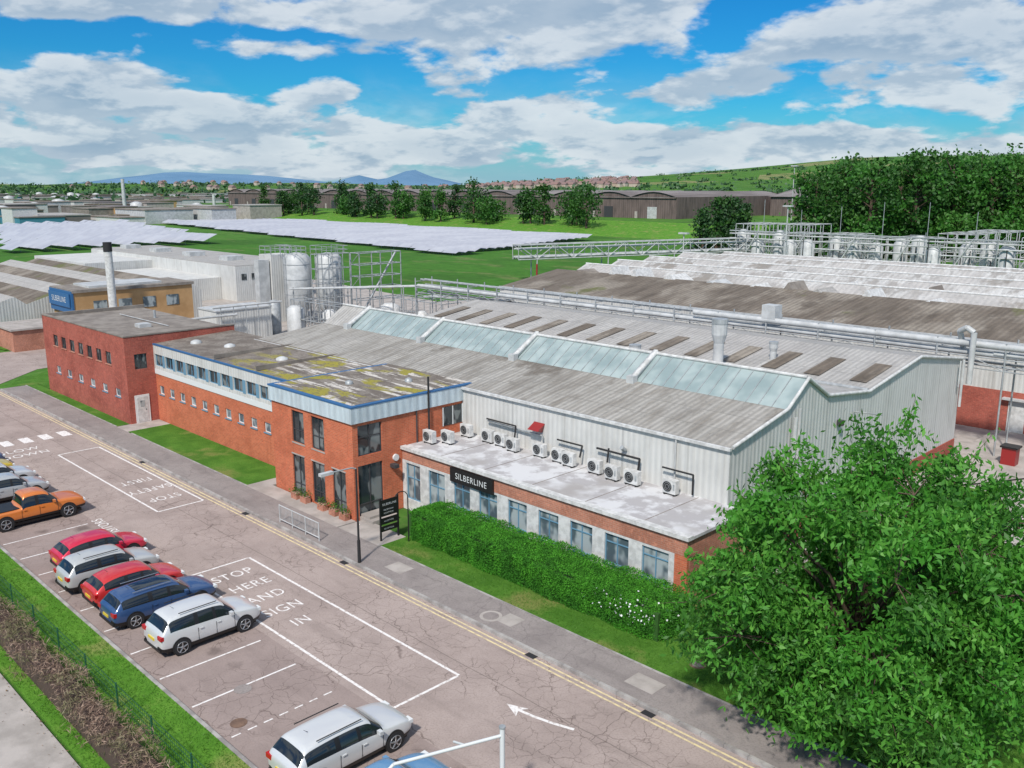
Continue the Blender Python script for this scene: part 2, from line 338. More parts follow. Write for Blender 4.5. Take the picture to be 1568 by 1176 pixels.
# ------------------------------------------------------------ reception building
b=MB();X0,X1,Y0,Y1=-48.5,-40.1,27.7,37.0
b.box(X0+.14,X1-.14,Y0+.14,Y1,0,5.7,'frameD')
band(b,'x',X0,X1,0,3.1,Y0,[(-46.4,-45.1),(-44.3,-43.0),(-42.2,-40.9)],'brickA','glass','frameD',oz=(.15,2.7),mull=1,trans=.3)
band(b,'x',X0,X1,3.1,5.7,Y0,[(-46.3,-45.0),(-44.2,-42.9)],'brickA','glass','frameD',oz=(3.5,5.45),mull=1,trans=.4)
band(b,'y',Y0+.14,Y1,0,3.35,X1,[(28.0,29.7)],'brickA','glass','frameD',oz=(.15,3.2),mull=1,trans=.25)
band(b,'y',Y0+.14,Y1,3.35,5.7,X1,[(28.05,29.7)],'brickA','glass','frameD',oz=(3.75,5.5),mull=1,trans=.6)
b.box(X1-.02,X1+.03,34.2,35.8,4.35,5.5,'glass');[b.box(X1+.03,X1+.05,y,y+.06,4.35,5.5,'frameW') for y in (34.2,34.97,35.74)]
b.box(X0-.05,X0+.1,Y0+.14,Y1,0,5.7,'brickA')
for x,z in ((-46.3,3.42),(-44.2,3.42),(-46.4,2.72),(-44.3,2.72),(-42.2,2.72)): b.box(x-.05,x+1.35,Y0-.03,Y0-.002,z,z+.07,'conc')
b.box(X0-.12,X1+.12,Y0-.12,Y1+.1,5.7,6.6,'band')
b.box(X0-.15,X1+.15,Y0-.15,Y1+.13,6.6,6.68,'blue')
b.box(X0+.15,X1-.15,Y0+.15,Y1-.15,6.681,6.69,'moss')
b.box(X1+.02,X1+.5,30.2,30.5,2.7,2.9,'frameD')
b.cyl((X1,30.6,3.2),(X1+.12,30.6,3.2),.2,.2,'frameW',12)
b.box(X1,X1+1.2,28.0,29.8,0,.28,'conc');b.box(X1,X1+.8,28.1,29.7,.28,.42,'conc')
for x in(-46,-45,-43.2,-42,-41): b.box(x,x+.6,27.2,27.55,.12,.5,'brickC');
b.cyl((-39.9,33.0,3.8),(-39.9,33.0,7.6),.06,.06,'rub');b.cyl((X1+.05,32.2,.1),(X1+.05,32.2,5.7),.04,.04,'frameD')
for x,y in((-45,31),(-43,34)): b.rings(x,y,[(.25,6.68),(.22,6.85),(.08,6.92)],'steel',12)
b.build('reception_building')
b=MB()
for x in (-46,-45,-43.2,-42,-41):
    P=rng.normal(size=(120,3))*[.25,.15,.12]+[x+.3,27.38,.65];b.quads(leaves(P,.13),M.setdefault('pl',leafm('planter_leaf',(.05,.12,.02),(.1,.2,.04),(.06,.14,.02))))
b.build('planter_plants')

# ------------------------------------------------------------ long brick office
b=MB();X0,X1,Y0,Y1=-70.0,-48.56,29.8,36.6
b.box(X0,X1,Y0+.14,Y1,0,6.2,'frameD')
ws=[(-69.4+i*1.78,-68.4+i*1.78) for i in range(11)]
band(b,'x',X0,X1,0,3.9,Y0,[(p+.1,q-.1) for p,q in ws],'brickA','glassL','frameW',oz=(2.3,3.0),mull=0,sill='frameB')
b.box(X0,X1,Y0-.05,Y0+.14,3.9,4.3,'frameW')
band(b,'x',X0,X1,4.3,6.2,Y0-.04,[(p-.25,q+.1) for p,q in ws],'clad','glass','frameB',t=.18,oz=(4.55,5.5),mull=1)
for p,q in ws: b.box(q+.12,q+.5,Y0-.06,Y0-.035,4.55,5.5,'frameB')
b.box(X0-.06,X1,Y0-.08,Y0+.1,6.2,6.3,'blue')
b.quad([(X0,Y0+.1,6.29),(X1,Y0+.1,6.29),(X1,Y1,6.6),(X0,Y1,6.6)],'moss')
b.box(X0-.1,X0,Y0,Y1,0,6.4,'clad')
for x,y in((-67,32),(-63.5,33),(-56,33)): b.rings(x,y,[(.45,6.35),(.4,6.55),(.15,6.65)],'steelw',14)
b.box(-60.1,-60.0,Y0+.1,Y1,6.35,6.66,'felt');b.box(-54.2,-54.1,Y0+.1,Y1,6.35,6.66,'felt')
b.build('brick_office_building')
b=MB();X0,X1,Y0,Y1=-87.8,-69.8,27.5,36.8
b.box(X0,X1-.14,Y0+.14,Y1,0,6.7,'frameD')
band(b,'x',X0,X1,0,3.6,Y0,[(-85.3+i*2.6,-84.3+i*2.6) for i in range(6)],'brickB','glassL','frameW',oz=(2.05,2.7),mull=0,sill='frameB')
band(b,'x',X0,X1,3.6,7.0,Y0,[(-85.4+i*1.95,-84.3+i*1.95) for i in range(7)],'brickB','glass','frameD',oz=(4.5,5.5),mull=1,sill='brickC')
band(b,'y',Y0+.14,Y1,0,3.6,X1,[],'brickB')
band(b,'y',Y0+.14,Y1,3.6,7.0,X1,[(28.2,29.2)],'brickB','glass','frameD',oz=(4.4,5.6),mull=1)
b.box(X1,X1+.06,27.95,29.1,.1,2.35,'frameW');b.box(X1+.06,X1+.08,28.1,28.95,.2,2.2,'white');b.box(X1+.08,X1+.1,28.75,28.8,1.1,1.2,'black');b.box(X1+.08,X1+.095,28.35,28.7,1.4,1.9,'glassL')
b.box(X0-.04,X1+.04,Y0-.04,Y0+.25,7.0,7.1,'felt');b.box(X1-.25,X1+.04,Y0+.25,Y1,7.0,7.1,'felt');b.box(X0-.04,X0+.25,Y0+.25,Y1,6.7,7.1,'felt')
b.box(X0+.25,X1-.25,Y0+.25,Y1-.1,6.7,6.8,'felt');b.box(-76,-75,31,32,6.8,7.1,'steelw')
b.path([(-84,33,6.9),(-74,33,6.9)],.04,'steelw');b.cyl((-80,34.5,6.8),(-80,34.5,7.5),.12,.12,'steel')
b.build('red_brick_building')

# ------------------------------------------------------------ single storey office
b=MB();X0,X1,Y0,Y1=-40.08,-20.45,31.1,35.8
b.box(X0,X1-.1,Y0+.2,Y1,0,3.6,'frameD')
band(b,'x',X0,-35.9,.0,3.0,Y0,[(-39.75,-38.5),(-37.75,-36.35)],'white','glassL','frameB',oz=(.7,2.85),mull=1,trans=.6)
wn=[(-35.6,-34.3),(-33.6,-32.2),(-31.4,-30.05),(-29.25,-27.9),(-27.15,-25.75),(-25.0,-23.6),(-22.85,-21.4)]
band(b,'x',-35.9,-21.1,.0,2.85,Y0,wn,'white','glassL','frameB',oz=(1.25,2.72),mull=1,trans=.72,sill='blue')
band(b,'x',-21.1,X1,.0,2.85,Y0,[],'brickA')
b.box(X0,-35.75,Y0,Y0+.2,3.0,3.62,'brickC');b.box(-35.75,X1,Y0-.01,Y0+.2,2.85,3.62,'brickC')
b.box(X1-.1,X1,Y0+.2,Y1,0,3.62,'brickC')
b.box(X0,X1+.12,Y0-.14,Y0+.25,3.62,3.80,'white')
b.box(X0,X1+.12,Y0+.25,Y1,3.62,3.76,'flat')
for x in (-37,-33.5,-30,-26.5,-23): b.box(x,x+.03,Y0+.25,Y1-.1,3.76,3.775,'felt')
b.build('single_storey_office')
e=empty('company_sign',(0,0,0));b=MB();b.box(-35.75,-32.4,30.96,31.085,2.72,3.5,'black');b.build('panel',e)
RX=Matrix.Rotation(math.pi/2,4,'X')
text('SILBERLINE','lettering','frameW',.48,Matrix.Translation((-34.07,30.95,3.1))@RX,e,sx=.95)
e=empty('freestanding_sign');b=MB();b.box(-36.7,-36.62,26.85,26.93,.1,2.45,'black');b.box(-36.7,-36.62,28.0,28.08,.1,2.45,'black');b.box(-36.69,-36.63,26.93,28.0,1.45,2.35,'black');b.box(-36.68,-36.64,26.93,28.0,1.0,1.35,'black');b.box(-36.68,-36.64,26.93,28.0,.6,.9,'black');b.build('board',e)
RY=Matrix.Rotation(math.pi/2,4,'Z')@RX
text('SILBERLINE','lettering','frameW',.17,Matrix.Translation((-36.61,27.46,2.1))@RY,e)
for z in(1.8,1.62,1.18,.75): text('RECEPTION','small_text','frameW',.11,Matrix.Translation((-36.61,27.4,z))@RY,e)

# ------------------------------------------------------------ AC units
def ac(x,y,z,w=.85):
    b=MB();h=.68;d=.32
    b.box(x-w/2,x+w/2,y-d/2,y+d/2,z+.1,z+.1+h,'white');
    b.cyl((x-.1,y-d/2-.012,z+.1+h/2),(x-.1,y-d/2,z+.1+h/2),.27,.27,'rub',20)
    for r in(.1,.19,.265): 
        n=20
        for i in range(n):
            t=2*math.pi*i/n;t2=2*math.pi*(i+1)/n
            b.cyl((x-.1+r*math.cos(t),y-d/2-.02,z+.1+h/2+r*math.sin(t)),(x-.1+r*math.cos(t2),y-d/2-.02,z+.1+h/2+r*math.sin(t2)),.008,.008,'steel',4,False)
    for q in(-1,1): b.box(x+q*w*.35-.04,x+q*w*.35+.04,y-d/2,y+d/2,z,z+.1,'rub')
    b.box(x+w*.3,x+w*.42,y-d/2-.01,y-d/2,z+.3,z+.6,'steel')
    b.build('air_conditioning_unit')
for x in (-38.9,-37.1,-36.0,-34.8,-33.0,-31.6,-30.7,-28.9,-27.6,-26.4,-24.2): ac(x,35.1+random.uniform(-.25,.1),3.76,random.uniform(.74,.88))
for x,y in ((-39.4,32.6),(-38.6,33.3)): ac(x,y,3.76)
b=MB();b.path([(-37.6,35.6,4.9),(-33.2,35.6,4.85),(-33.2,35.6,4.6)],.06,'steel');b.path([(-37.6,35.5,5.05),(-35.2,35.5,5.05),(-35.2,35.4,4.3)],.05,'rub')
b.path([(-32,35.5,4.9),(-30.2,35.5,4.9),(-30.2,35.3,4.3)],.05,'rub');b.path([(-29.2,35.5,5.0),(-26.4,35.5,5.0),(-26.4,35.4,4.4)],.06,'rub');b.path([(-28.4,35.5,5.15),(-28.4,35.4,4.4)],.05,'rub')
b.path([(-25,35.5,4.9),(-23.2,35.5,4.9),(-23.2,35.5,3.9)],.05,'rub')
b.build('refrigerant_pipes')
b=MB();b.add([(-34.0,35.79,5.5),(-33.2,35.79,5.5),(-33.2,35.2,5.15),(-34.0,35.2,5.15),(-33.8,35.79,4.95),(-33.4,35.79,4.95)],[(0,3,2,1),(3,4,5,2),(0,4,3),(1,2,5)],'red');b.build('extract_hood')

# ------------------------------------------------------------ main factory
prof=[(35.85,6.55),(40.9,7.5),(42.9,8.8),(45.3,7.5),(50.4,6.9),(57.7,7.95),(65.4,6.8)]
b=MB();X0,X1=-62.6,-21.45
def roofstrip(b,x0,x1,p,q,k,dz=0): b.quad([(x0,p[0],p[1]+dz),(x1,p[0],p[1]+dz),(x1,q[0],q[1]+dz),(x0,q[0],q[1]+dz)],k)
for i,k in enumerate(('roofA','sky_gl','roofB','roofB','roofB','roofB')):
    if k=='sky_gl':
        roofstrip(b,X0,-59,prof[i],prof[i+1],'roofB');roofstrip(b,-59,X1,prof[i],prof[i+1],'sky_gl')
    elif i==0: b.quad([(-64.5,35.85,6.55),(X1+.15,35.85,6.55),(X1+.15,40.9,7.5),(X0,40.9,7.5)],k)
    else: roofstrip(b,X0-.0,X1+.15,prof[i],prof[i+1],k)
b.box(X0-2,X1,35.8,35.84,3.0,6.5,'clad')
for x in(X1,X0):
    P=[(x,35.85,1.1)]+[(x,y,z-.02) for y,z in prof]+[(x,65.4,1.1)]
    b.quad(P if x==X1 else P[::-1],'clad');
    P=[(x,35.85,0),(x,35.85,1.1),(x,65.4,1.1),(x,65.4,0)]
    b.quad(P[::-1],'brickB')
b.box(X1,X1+.05,35.9,65.4,0,1.08,'brickB')
b.quad([(X0,65.4,0),(X0,65.4,6.8),(X1,65.4,6.8),(X1,65.4,0)],'clad')
for p,q in zip(prof,prof[1:]):
    b.cyl((X1+.1,p[0],p[1]+.02),(X1+.1,q[0],q[1]+.02),.1,.1,'white',6)
b.box(X0-2,X1+.1,35.62,35.8,6.42,6.56,'white')
b.cyl((X0,50.4,6.95),(X1,50.4,6.95),.15,.15,'steel',6)
b.cyl((X0,42.9,8.85),(X1,42.9,8.85),.1,.1,'white',6)
y0,z0=prof[1];y1,z1=prof[2];x=-59
while x<X1-.2:
    b.cyl((x,y0,z0+.02),(x,y1,z1+.02),.024,.024,'steel',4);x+=.75
for x in(-59,-50,-40.6,-31): 
    b.cyl((x,y0-.25,z0+.1),(x,y1+.1,z1+.15),.2,.2,'white',4);b.box(x-.25,x+.25,y0-.4,y0,z0-.1,z0+.35,'steelw')
for i in range(14):
    x=-61.5+i*2.95
    y0_,z0_=51.6,6.9+1.05*(1.2/7.3);y1_,z1_=55.2,6.9+1.05*(4.8/7.3)
    b.quad([(x,y0_,z0_+.06),(x+1.05,y0_,z0_+.06),(x+1.05,y1_,z1_+.06),(x,y1_,z1_+.06)],'roofD')
b.path([(-21.2,41.5,1.5),(-21.2,41.5,7.0)],.12,'steelw');b.path([(-21.2,41.9,3.8),(-21.2,41.9,7.4)],.09,'steelw');b.box(-21.4,-21.0,41.2,42.1,3.4,3.8,'steelw')
b.path([(-21.2,65.0,3.5),(-21.2,65.0,6.8)],.1,'steelw');b.path([(-21.2,64.4,5),(-21.2,64.4,6.8)],.06,'steelw')
b.cyl((-21.4,48.7,6.0),(-19.8,48.7,6.1),.04,.04,'steel');b.box(-21.4,-21.1,46.6,46.9,5.6,5.9,'frameD')
b.box(-21.42,-21.3,52.6,53.3,2,4,'steelw');b.cyl((-24.4,35.7,3.8),(-24.4,35.7,6.4),.05,.05,'steelw');b.cyl((-27.5,35.7,5.2),(-27.5,35.4,5.4),.12,.12,'steel')
b.build('factory_building')
def vent(x,y,z,h,r,flare=1.5):
    b=MB();b.rings(x,y,[(r,z-.5),(r,z+h*.5)],'steelw',16);b.rings(x,y,[(r*.95,z+h*.5),(r*flare,z+h*.68),(r*flare,z+h*.9)],'steelw',14,False);b.rings(x,y,[(r*flare*1.05,z+h*.9),(r*flare*1.05,z+h)],'steel',14,False);b.build('roof_vent')
vent(-31.2,50.0,6.95,3.2,.33,1.5);vent(-35.6,47.0,7.3,1.,.32,1.2);vent(-29.2,53.4,7.2,1.3,.22,1.3)
vent(-48,44.5,7.9,.6,.3,1.2)

# ------------------------------------------------------------ second factory
b=MB();X0,X1=-76,6
pf=[(74,6.9),(84,8.3),(86.5,7.5),(89.5,8.6),(92.5,7.5),(96,8.7),(99,7.5),(103,8.8),(107,7.5),(111,8.9),(117,7.2),(122,8.4),(130,7)]
for i,(p,q) in enumerate(zip(pf,pf[1:])):
    k='roofD' if i==0 else('roofW' if i%2==0 else 'roofB')
    roofstrip(b,X0,X1,p,q,k)
    if i>0 and i%2==0: b.cyl((X0,q[0],q[1]+.05),(X1,q[0],q[1]+.05),.12,.12,'white',5)
P=[(X0,74,0)]+[(X0,y,z) for y,z in pf]+[(X0,130,0)]
b.quad(P[::-1],'clad');P=[(X1,y,z) for _,y,z in P];b.quad(P,'clad')
b.box(X0,X1,74,74.1,3.2,6.8,'clad');b.box(X0,X1,73.95,74.1,0,3.2,'brickB')
b.box(-20.6,-19.4,73.88,73.95,.1,2.5,'white');b.box(-21,-19,73.5,73.95,2.6,2.75,'steelw')
b.box(X0,X1,73.8,74,6.75,6.95,'steelw')
for yy,zz in ((85.2,7.9),(92.5,7.6),(99,7.6),(107,7.6),(116,7.4)):
    x=X0+2
    while x<X1:
        w=random.uniform(1.0,3.6);h=random.uniform(.4,1.2)
        ya,yb=yy-1.6,yy+1.6
        b.add([(x,ya,zz-.3),(x+w,ya,zz-.3),(x+w,yb,zz-.3),(x,yb,zz-.3),(x+w/2,ya,zz+h),(x+w/2,yb,zz+h)],[(0,4,5,3),(4,1,2,5),(0,1,4),(3,5,2)],random.choice(('white','white','roofB','steelw','felt')));x+=w+random.uniform(.8,6)
b.build('rear_factory_building')

# ------------------------------------------------------------ pipe rack
b=MB()
for z,y,r in ((7.1,66.6,.2),(7.1,67.2,.12),(7.15,67.7,.1),(7.0,68.3,.16),(7.8,67.0,.09),(7.8,67.6,.07),(6.3,66.6,.08),(6.3,68,.1)):
    b.cyl((-82,y,z),(8,y,z),r,r,'steelw' if r>.1 else 'steel',8)
b.cyl((-44,66.3,7.75),(-14,66.3,7.75),.24,.24,'steelw',10)
x=-82
while x<8:
    for y in(66.2,68.7): b.cyl((x,y,0),(x,y,8.0),.07,.07,'steel',5)
    for z in(6.1,6.9,7.6): b.cyl((x,66.2,z),(x,68.7,z),.05,.05,'steel',4)
    b.cyl((x,66.2,6.1),(x+2.25,66.2,6.9),.035,.035,'steel',4);b.cyl((x+2.25,66.2,6.9),(x+4.5,66.2,6.1),.035,.035,'steel',4);x+=4.5
for z in(6.1,6.9): b.cyl((-82,66.2,z),(8,66.2,z),.05,.05,'steel',4);b.cyl((-82,68.7,z),(8,68.7,z),.05,.05,'steel',4)
for k in range(4):
    b.cyl((-82,66.6+.5*k,7-.0*k),(-104,63+.5*k,5.2),.1,.1,'steelw',6);b.cyl((-68,67+.3*k,6.5),(-90,74+.4*k,4.5),.09,.09,'steelw',6)
for i in range(6): x=-84-i*4;b.cyl((x,66-i*.5,0),(x,66-i*.5,6.9-i*.3),.07,.07,'steel',4);b.cyl((x,68-i*.5,0),(x,68-i*.5,6.9-i*.3),.07,.07,'steel',4)
b.path([(-22,67,7.3),(-22,66,8.6),(-21.5,65.8,8.9),(-21,65.8,8.6),(-21,65.8,5)],.2,'steelw',10)
b.path([(-19.8,66.5,7.2),(-16,66.5,7.2),(-16,66.5,0)],.16,'steelw',8)
b.box(-37.4,-36.2,66.1,67.2,7.9,9.0,'steelw')
b.build('pipe_rack')

# ------------------------------------------------------------ silos
def silo(x,y,r,h,name='storage_silo'):
    b=MB();b.rings(x,y,[(r*.5,1.2),(r,2.6),(r,h-.7),(r*.75,h-.2),(r*.2,h)],'steelw',24)
    for i in range(6):
        t=i*math.pi/3;b.cyl((x+r*.9*math.cos(t),y+r*.9*math.sin(t),0),(x+r*.9*math.cos(t),y+r*.9*math.sin(t),2.7),.1,.1,'steel',5)
    for z in (4,6,8):
        if z<h-1: b.rings(x,y,[(r+.02,z),(r+.03,z+.08)],'steel',24)
    for s in(-.25,.25): b.cyl((x+s,y-r-.15,1),(x+s,y-r-.15,h),.04,.04,'steel',4)
    b.build(name)
silo(-107.5,66.4,1.8,9.6);silo(-105.7,70.2,1.8,9.5)
b=MB();b.box(-113.5,-110.3,64.2,67.5,0,9.2,'clad');b.box(-111.8,-110.6,62.4,64,0,8.6,'steelw')
def gantry(b,x0,x1,y0,y1,z0,z1,nx,ny,nz,r=.06,k='steel',br=True):
    xs=np.linspace(x0,x1,nx+1);ys=np.linspace(y0,y1,ny+1);zs=np.linspace(z0,z1,nz+1)
    for x in xs:
        for y in ys: b.cyl((x,y,z0),(x,y,z1),r,r,k,4,False)
    for z in zs[1:]:
        for x in xs: b.cyl((x,y0,z),(x,y1,z),r,r,k,4,False)
        for y in ys: b.cyl((x0,y,z),(x1,y,z),r,r,k,4,False)
    if br:
        for i in range(nx):
            for j in range(nz):
                if (i+j)%2: b.cyl((xs[i],y0,zs[j]),(xs[i+1],y0,zs[j+1]),r*.6,r*.6,k,4,False)
def rail(b,x0,x1,y0,y1,z):
    for zz in (z+.55,z+1.05):
        b.path([(x0,y0,zz),(x1,y0,zz),(x1,y1,zz),(x0,y1,zz),(x0,y0,zz)],.045,'steel',4)
    for x in np.arange(x0,x1+.1,1.4):
        for y in (y0,y1): b.cyl((x,y,z),(x,y,z+1.05),.04,.04,'steel',4,False)
    for y in np.arange(y0,y1,1.4): b.cyl((x1,y,z),(x1,y,z+1.05),.04,.04,'steel',4,False)
rail(b,-110.2,-104.8,64.8,66.2,9.5);rail(b,-107.5,-103.6,68.6,72,9.4);rail(b,-113.4,-110.4,64.3,67.4,9.25)
gantry(b,-103,-101,72,79,0,9.5,1,2,6,.08);gantry(b,-103.4,-101.8,66,71,0,9.6,1,3,5,.06)
for k in range(5): b.cyl((-102,72+k*1.4,k*1.9),(-102,73.4+k*1.4,(k+1)*1.9),.15,.15,'steel',4)
b.build('silo_gantry')
b=MB()
for x,y,r,h in ((-98,60,1.1,3.5),(-95,63,.9,3),(-92,70,1.3,3.4),(-88,72,.8,2.6),(-101,58.8,.8,4)): b.rings(x,y,[(r,0),(r,h),(r*.5,h+.4)],random.choice(('steelw','white','steel')),14)
gantry(b,-99,-86,60,62,0,4.6,6,1,2,.06);gantry(b,-96,-84,72,75,0,4.2,5,1,2,.06)
b.build('yard_tanks')

# ------------------------------------------------------------ left side buildings
b=MB();b.box(-119,-112,38.8,53.5,0,6.0,'tan');b.box(-119.2,-111.8,38.6,53.7,6.0,6.35,'felt');b.box(-118,-113,41,50,6.35,6.6,'steelw');b.box(-119.1,-111.9,38.5,38.75,3.6,6.2,'blue')
for i in range(4): b.box(-111.99,-111.93,41+i*3,42.6+i*3,3.6,4.9,'glassL')
b.build('tan_works_building')
e=empty('works_sign');b=MB();b.box(-118.9,-112.2,38.3,38.44,4.3,5.9,'blue');b.build('panel',e);text('SILBERLINE','lettering','frameW',.95,Matrix.Translation((-115.5,38.28,5.1))@RX,e,sx=.9)
b=MB();b.box(-103,-98.6,49.8,57,0,4,'clad');b.box(-103.1,-98.5,49.7,57.1,4,4.15,'steelw')
for i in range(5): b.cyl((-97.8,50+i*1.6,0),(-97.8,50+i*1.6,4.6),.05,.05,'steel',5)
b.cyl((-97.8,49,4.6),(-97.8,58,4.6),.12,.12,'steelw',6);b.cyl((-97.8,44,3.6),(-97.8,52,3.6),.15,.15,'steelw',6);b.build('plant_room')
b=MB();b.box(-118,-111,31.5,37.5,0,2.4,'brickC');b.box(-118.2,-110.8,31.3,37.7,2.4,2.6,'conc');b.build('small_brick_building')
b=MB();b.box(-150,-120,31,31.2,0,3.2,'teal');b.build('site_wall')
b=MB();b.rings(-110,42.5,[(.48,0),(.45,10.8)],'white',16);b.rings(-110,42.5,[(.5,10.8),(.5,11.9)],'rub',16);b.build('chimney')
b=MB();b.box(-195,-135,72,86,0,5.6,'clad');b.box(-194.8,-135.2,72.2,85.8,5.6,5.75,'roofB');b.box(-192,-166,60,72,0,5.0,'clad');b.box(-165,-140,64,72,0,3.6,'clad')
for i in range(7): y=73+i*1.8;b.box(-134.99,-134.94,y,y+.9,3.4,4.4,'glass')
for i in range(4): x=-190+i*14;b.box(x,x+3,76,79,5.75,6.5,'steelw')
b.build('white_warehouse')
b=MB()
for i in range(6):
    y0=32+i*4.6; x1=-122;x0=-185
    b.quad([(x0,y0,4.0),(x1,y0,4.0),(x1,y0+3.3,5.0),(x0,y0+3.3,5.0)],'roofD' if i%2 else 'roofB');b.quad([(x0,y0+3.3,5.0),(x1,y0+3.3,5.0),(x1,y0+4.6,4.0),(x0,y0+4.6,4.0)],'roofW')
    b.quad([(x1,y0,0),(x1,y0+4.6,0),(x1,y0+4.6,4.),(x1,y0+3.3,5.0),(x1,y0,4.)],'clad')
b.box(-185,-122,31.85,32,0,4.0,'teal');b.build('sawtooth_factory')

# ------------------------------------------------------------ solar farm
M['panel']=mat('panel_sheet',(.38,.39,.44),(.47,.48,.52),.2,.4,st=(1,.3,1))
def inside(p,poly):
    s=[(b[0]-a[0])*(p[1]-a[1])-(b[1]-a[1])*(p[0]-a[0]) for a,b in zip(poly,poly[1:]+poly[:1])]
    return all(q>0 for q in s) or all(q<0 for q in s)
def panels(poly,step,name,hi=2.1,fill=.8,pl=12):
    b=MB();ys=[p[1] for p in poly];xs=[p[0] for p in poly];y=min(ys)
    while y<max(ys):
        x=min(xs)
        while x<max(xs):
            if inside((x+pl/2,y+2),poly):
                z=.12*math.sin(x*.11)+.1*math.sin(y*.3+x*.03)
                b.quad([(x,y,.9+z),(x+pl-.15,y,.9+z),(x+pl-.15,y+step*fill,hi+z),(x,y+step*fill,hi+z)],'panel')
                b.cyl((x+3,y+step*.4,0),(x+3,y+step*.4,1.4+z),.06,.06,'steel',4,False)
            x+=pl
        y+=step
    b.build(name)
panels([(-434,194),(-412,250),(-203,239),(-182,161)],3.4,'solar_farm',2.0,.86,6)
panels([(-430,172),(-276,138),(-276,80),(-430,118)],8.,'solar_farm',3.0,.6,6)

# ------------------------------------------------------------ bank + warehouses
b=MB();b.quad([(-900,262,-.02),(-150,262,-.02),(-150,300,4),(-900,300,4)],'grass2');b.quad([(-900,300,4),(-150,300,4),(-60,520,4),(-900,520,4)],'field')
b.quad([(-150,262,-.02),(-60,480,-.02),(-60,520,4),(-150,300,4)],'grass2');b.build('grass_bank')
M['wareh']=corr('warehouse_wall',(.19,.145,.135),(.10,.08,.075),1.2,depth=.4,streak=(.5,.5,.1),rough=.9)
M['wroof']=mat('warehouse_roof',(.25,.225,.22),(.15,.13,.125),.15,.9,st=(1,.15,1))
for i in range(16):
    b=MB();x1=-230-i*24.5;x0=x1-24.4;y0,y1=330,420;n=8;top=[]
    for j in range(n+1):
        t=j/n;top.append((x0+(x1-x0)*t,13.3+2.2*math.sin(math.pi*t)))
    for j,((xa,za),(xb,zb)) in enumerate(zip(top,top[1:])): b.quad([(xa,y0-.6,za),(xb,y0-.6,zb),(xb,y1,zb),(xa,y1,za)],'wroof')
    b.quad([(x0,y0,4)]+[(x1,y0,4)]+[(x,y0,z-.1) for x,z in top[::-1]],'wareh')
    b.box(x0,x1,y0-.7,y0-.5,12.9,13.3,'wroof')
    b.box(x1-.1,x1,y0+.01,y1,4,13.3,'wareh');b.box(x0+9,x0+14,y0-.2,y0,4,9,'steelw' if i%4==0 else 'frameD');b.box(x0+2,x0+3.5,y0-.15,y0,4,7,'conc')
    b.build('warehouse')
b=MB();b.box(-225,-120,400,470,4,13,'wareh');b.quad([(-226,399,13.01),(-119,399,13.01),(-119,435,18),(-226,435,18)],'wroof');b.quad([(-226,435,18),(-119,435,18),(-119,471,13),(-226,471,13)],'roofB');b.quad([(-119.9,400,13),(-119.9,470,13),(-119.9,435,18)],'wareh');b.build('warehouse')

# ------------------------------------------------------------ chemical plant
b=MB()
for i in range(14):
    x=-110+i*8.2;y=181+ (i%3)*4
    gantry(b,x,x+7.4,y,y+10,0,random.choice((8,9,10)),4,2,5,.085,'steelw')
for i in range(26):
    x=-108+i*4.2;y=180+random.uniform(-2,5);h=6.8+random.uniform(-.8,1.6);b.rings(x,y,[(1.4,0),(1.4,h),(.6,h+.9)],'steelw',14)
    b.cyl((x+1.6,y-1.4,0),(x+1.6,y-1.4,h+1.6),.07,.07,'steel',4);b.cyl((x-1.4,y-1.4,h+1),(x+1.6,y-1.4,h+1),.07,.07,'steel',4)
    for q in range(4): xx=x+random.uniform(-2,2);b.cyl((xx,y-2.5,0),(xx,y-2.5,random.uniform(4,9)),.1,.1,random.choice(('steel','steelw','frameD')),5)
for i in range(12): x=-106+i*9;b.cyl((x,186,0),(x,186,random.uniform(12,16)),.08,.06,'steel',5)
for z in(3,5.5,7,8,8.6): b.cyl((-110,179-z*.05,z),(-2,179-z*.05,z),.15,.15,random.choice(('steelw','steel')),6)
for i in range(9):
    x=-108+i*11;b.cyl((x,178.5,0),(x+5,178.5,8.5),.16,.16,'steelw',4)
b.build('chemical_plant')
b=MB()
A=np.array([-126,127.]);B=np.array([-107,181.]);n=14;L=[A+(B-A)*i/n for i in range(n+1)];d=np.array([.95,-.33])*1.3
for s in(-1,1):
    for z in(4.2,7): b.cyl((*(A+d*s),z),(*(B+d*s),z),.13,.13,'steelw',4)
    for i in range(n):
        b.cyl((*(L[i]+d*s),4.2 if i%2 else 7),(*(L[i+1]+d*s),7 if i%2 else 4.2),.09,.09,'steelw',4);b.cyl((*(L[i]+d*s),4.2),(*(L[i]+d*s),7),.07,.07,'steelw',4)
for q in(-.7,0,.7): b.cyl((*(A+d*q),4.6),(*(B+d*q),4.6),.25,.25,'steelw',6)
for q in(-.5,.5): b.cyl((*(A+d*q),6.2),(*(B+d*q),6.2),.2,.2,'steelw',6)
for i in(1,5,9,13):
    for s in(-1,1): b.cyl((*(L[i]+d*s),0),(*(L[i]+d*s),4.2),.14,.14,'steelw',4)
b.build('pipe_bridge')

